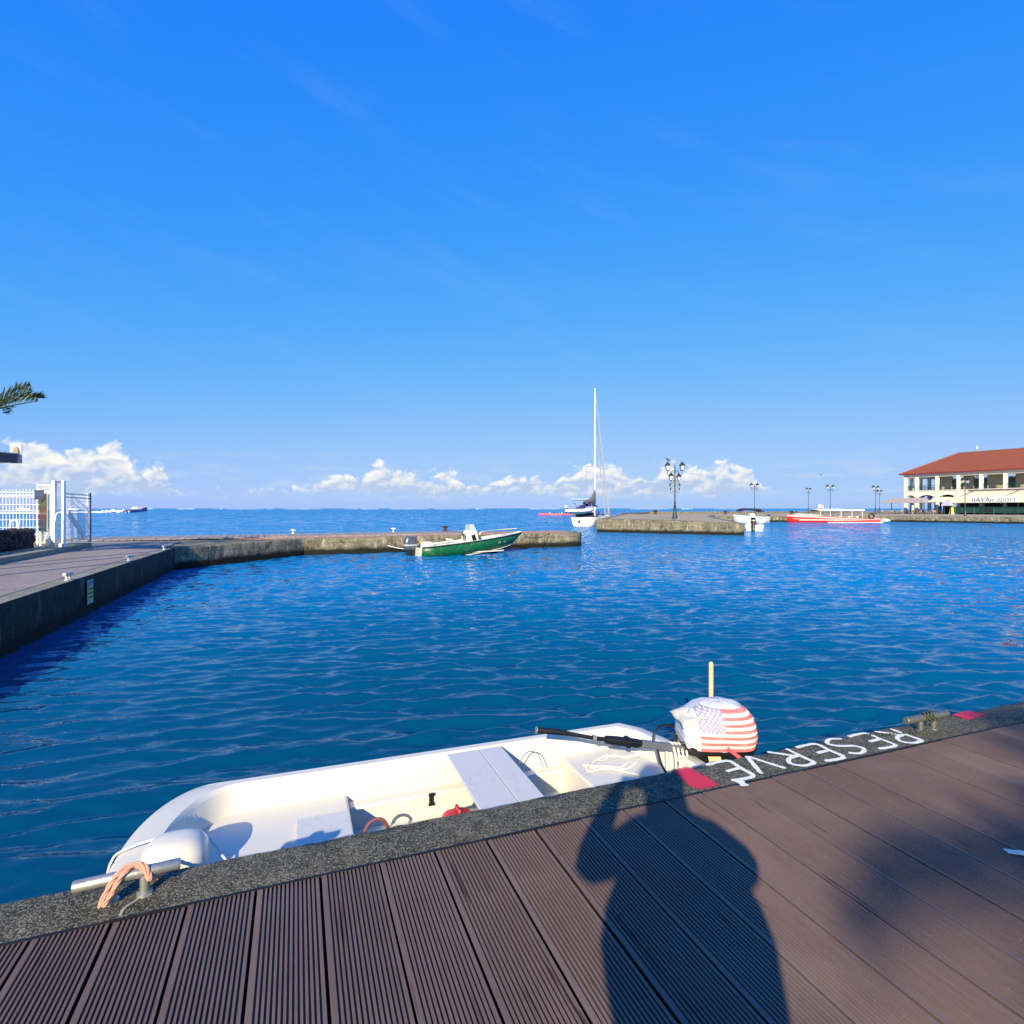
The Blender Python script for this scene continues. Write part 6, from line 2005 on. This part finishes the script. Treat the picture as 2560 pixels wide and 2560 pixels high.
# tables and chairs
M_cane = mat('cane_chair', (170, 152, 132), .7, 0, .15, 4)
M_dkch = mat('dark_chair', (44, 40, 50), .7, 0, .15, 4)
def chair(m_, word):
    t = thing('cafe_chair', word + ' cafe chair on the terrace under the canopies', 'chair', (0, 0, 0), 0, 'cafe chairs on the terrace')
    MB().box((0, 0, .46), (.46, .46, .05)).build('seat', m_, t)
    MB().loft([[(-.22, .20, .48), (.22, .20, .48), (.22, .24, .48), (-.22, .24, .48)], [(-.23, .27, .95), (.23, .27, .95), (.23, .31, .95), (-.23, .31, .95)]]).build('backrest', m_, t)
    for sx in (-1, 1):
        for sy in (-1, 1):
            MB().tube([(sx * .2, sy * .2, .45), (sx * .24, sy * .25, 0)], .022, 5).build('leg', m_, t)
        MB().tube(smooth_path([(sx * .24, .25, .72), (sx * .25, -.1, .70), (sx * .24, -.22, .46)], 3), .02, 5).build('arm', m_, t)
    return t
def table():
    t = thing('cafe_table', 'cafe table on the terrace under the canopies', 'table', (0, 0, 0), 0, 'cafe tables on the terrace')
    MB().lathe([(.46, .71), (.48, .73), (.46, .75)], 16).build('table_top', M_cane, t, smooth=True)
    MB().tube([(0, 0, .03), (0, 0, .72)], .04, 8).build('column', M_black, t)
    MB().lathe([(.26, 0), (.24, .03), (.05, .06)], 12).build('base', M_black, t)
    return t
rs = random.Random(17)
c1, c2, tb0 = chair(M_cane, 'pale cane'), chair(M_dkch, 'dark'), table()
first = {'c1': True, 'c2': True, 't': True}
def put_copy(key, src, loc, rz):
    if first[key]:
        first[key] = False
        src.location, src.rotation_euler = loc, (0, 0, rz)
        return src
    return clone(src, loc, rz)
ORD = ['first', 'second', 'third', 'fourth', 'fifth', 'sixth']
for i, (x, y) in enumerate([(-1.6, -5.3), (.6, -5.2), (2.9, -5.3), (5.2, -5.2), (7.4, -5.0), (9.6, -4.4), (.2, -3.2), (4.2, -3.1), (8.4, -2.9)]):
    p = BL.matrix_basis @ Vector((x, y, 0))
    where = ORD[i % 6] + (' front row' if i < 6 else ' back row') + ' table from the left'
    put_copy('t', tb0, p, 0)['label'] = 'cafe table on the terrace, ' + where
    kinds = rs.sample(['c1', 'c2', 'c1'], 3)
    side_w = ['to the right of', 'behind', 'in front of']
    for k in range(3):
        a = rs.uniform(0, .8) + k * 2.1
        q = BL.matrix_basis @ Vector((x + .8 * math.cos(a), y + .8 * math.sin(a), 0))
        src = c1 if kinds[k] == 'c1' else c2
        ch_ = put_copy(kinds[k], src, q, a + BL.rotation_euler[2] - math.pi / 2)
        ch_['label'] = ('pale cane' if kinds[k] == 'c1' else 'dark') + ' cafe chair ' + side_w[k] + ' the ' + where
ym = thing('menu_stand', 'yellow menu stand in front of the arcade pillar', 'stand', BL.matrix_basis @ Vector((12.1, -3.4, 0)), BL.rotation_euler[2])
MB().loft([[(-.35, -.3, 0), (.35, -.3, 0), (.35, .3, 0), (-.35, .3, 0)], [(-.3, -.05, 2.0), (.3, -.05, 2.0), (.3, .05, 2.0), (-.3, .05, 2.0)]]).build('board', mat('lime_yellow', (216, 222, 110), .6, 0, .15, 2), ym)
MB().box((0, 0, .12), (.9, .8, .24)).build('base', mat('cream_base', (226, 216, 190), .7), ym)
# ================================================================ the photographer (stands at the camera; only the shadow is in view)
M_cloth = mat('dark_shirt', (60, 64, 84), .85, 0, .12, 10, .3, 60)
M_skin = mat('skin', (196, 146, 118), .55, 0, .08, 20)
BX = .12
V_ = [(BX, -.34, .93), (BX, -.34, 1.10), (BX, -.33, 1.26), (BX, -.31, 1.38), (BX, -.29, 1.45),            # pelvis .. neck base
      (BX - .005, -.25, 1.49), (BX - .01, -.21, 1.565), (BX - .01, -.205, 1.645),                             # neck, head, crown
      (BX - .17, -.31, 1.37), (BX - .365, -.17, 1.20), (BX - .22, -.065, 1.46), (BX - .19, -.045, 1.50),     # left shoulder, elbow, wrist, palm
      (BX + .17, -.31, 1.37), (BX + .345, -.17, 1.18), (BX - .02, -.075, 1.45), (BX - .035, -.05, 1.49),      # right arm
      (BX - .11, -.34, .87), (BX - .13, -.32, .48), (BX - .14, -.35, .07), (BX - .15, -.22, .035),            # left leg
      (BX + .11, -.34, .87), (BX + .13, -.32, .48), (BX + .14, -.35, .07), (BX + .16, -.22, .035)]
E__ = [(0, 1), (1, 2), (2, 3), (3, 4), (4, 5), (5, 6), (6, 7), (3, 8), (8, 9), (9, 10), (10, 11), (3, 12), (12, 13), (13, 14), (14, 15), (0, 16), (16, 17), (17, 18), (18, 19), (0, 20), (20, 21), (21, 22), (22, 23)]
R__ = [(.40, .18), (.36, .17), (.29, .16), (.24, .13), (.10, .09), (.07, .075), (.10, .11), (.075, .085), .09, .085, .04, .03, .09, .085, .04, .03, .13, .085, .05, .045, .13, .085, .05, .045]
o_ = len(V_)
# fingers gripping the phone edges from behind
for base, dirx, x_edge in ((11, -1, -.086), (15, 1, .076)):
    bx, by, bz = V_[base]
    for k in range(4):
        z = 1.525 - .018 * k
        V_ += [(bx + dirx * .004, by + .004, z), ((bx + x_edge) / 2 + dirx * .01, -.034, z + .002), (x_edge, -.030 - .001 * k, z)]
        E__ += [(base, o_), (o_, o_ + 1), (o_ + 1, o_ + 2)]
        R__ += [.009, .0085, .0075]
        o_ += 3
    V_ += [(bx - dirx * .02, by + .003, 1.478), (x_edge - dirx * .012, -.040, 1.472)]
    E__ += [(base, o_), (o_, o_ + 1)]
    R__ += [.010, .009]
    o_ += 2
ph = skin_body('person', V_, E__, R__, M_cloth, None, 1)
tag(ph, 'person in dark clothes holding up a phone, casting the shadow on the boards', 'person')
hair = MB()
hair.ell((BX - .01, -.235, 1.60), (.118, .13, .12), 16, 10)
hair.ell((BX - .01, -.29, 1.50), (.11, .07, .14), 14, 9)
hair.build('hair', mat('dark_hair', (34, 26, 22), .6, 0, .2, 30), ph, smooth=True)
fc_ = MB()
fc_.ell((BX - .01, -.165, 1.555), (.072, .065, .10), 14, 9)
fc_.ell((BX - .01, -.098, 1.55), (.012, .016, .024), 8, 6)
for s in (-1, 1):
    fc_.ell((BX - .01 + s * .096, -.215, 1.56), (.012, .02, .032), 8, 6)
fc_.build('face', M_skin, ph, smooth=True)
phn = MB()
phn.box((-.005, -.022, 1.497), (.158, .009, .076))
pho = phn.build('phone', mat('phone_black', (18, 18, 20), .25), None, bevel=.006)
tag(pho, 'black phone held sideways by the photographer', 'phone')
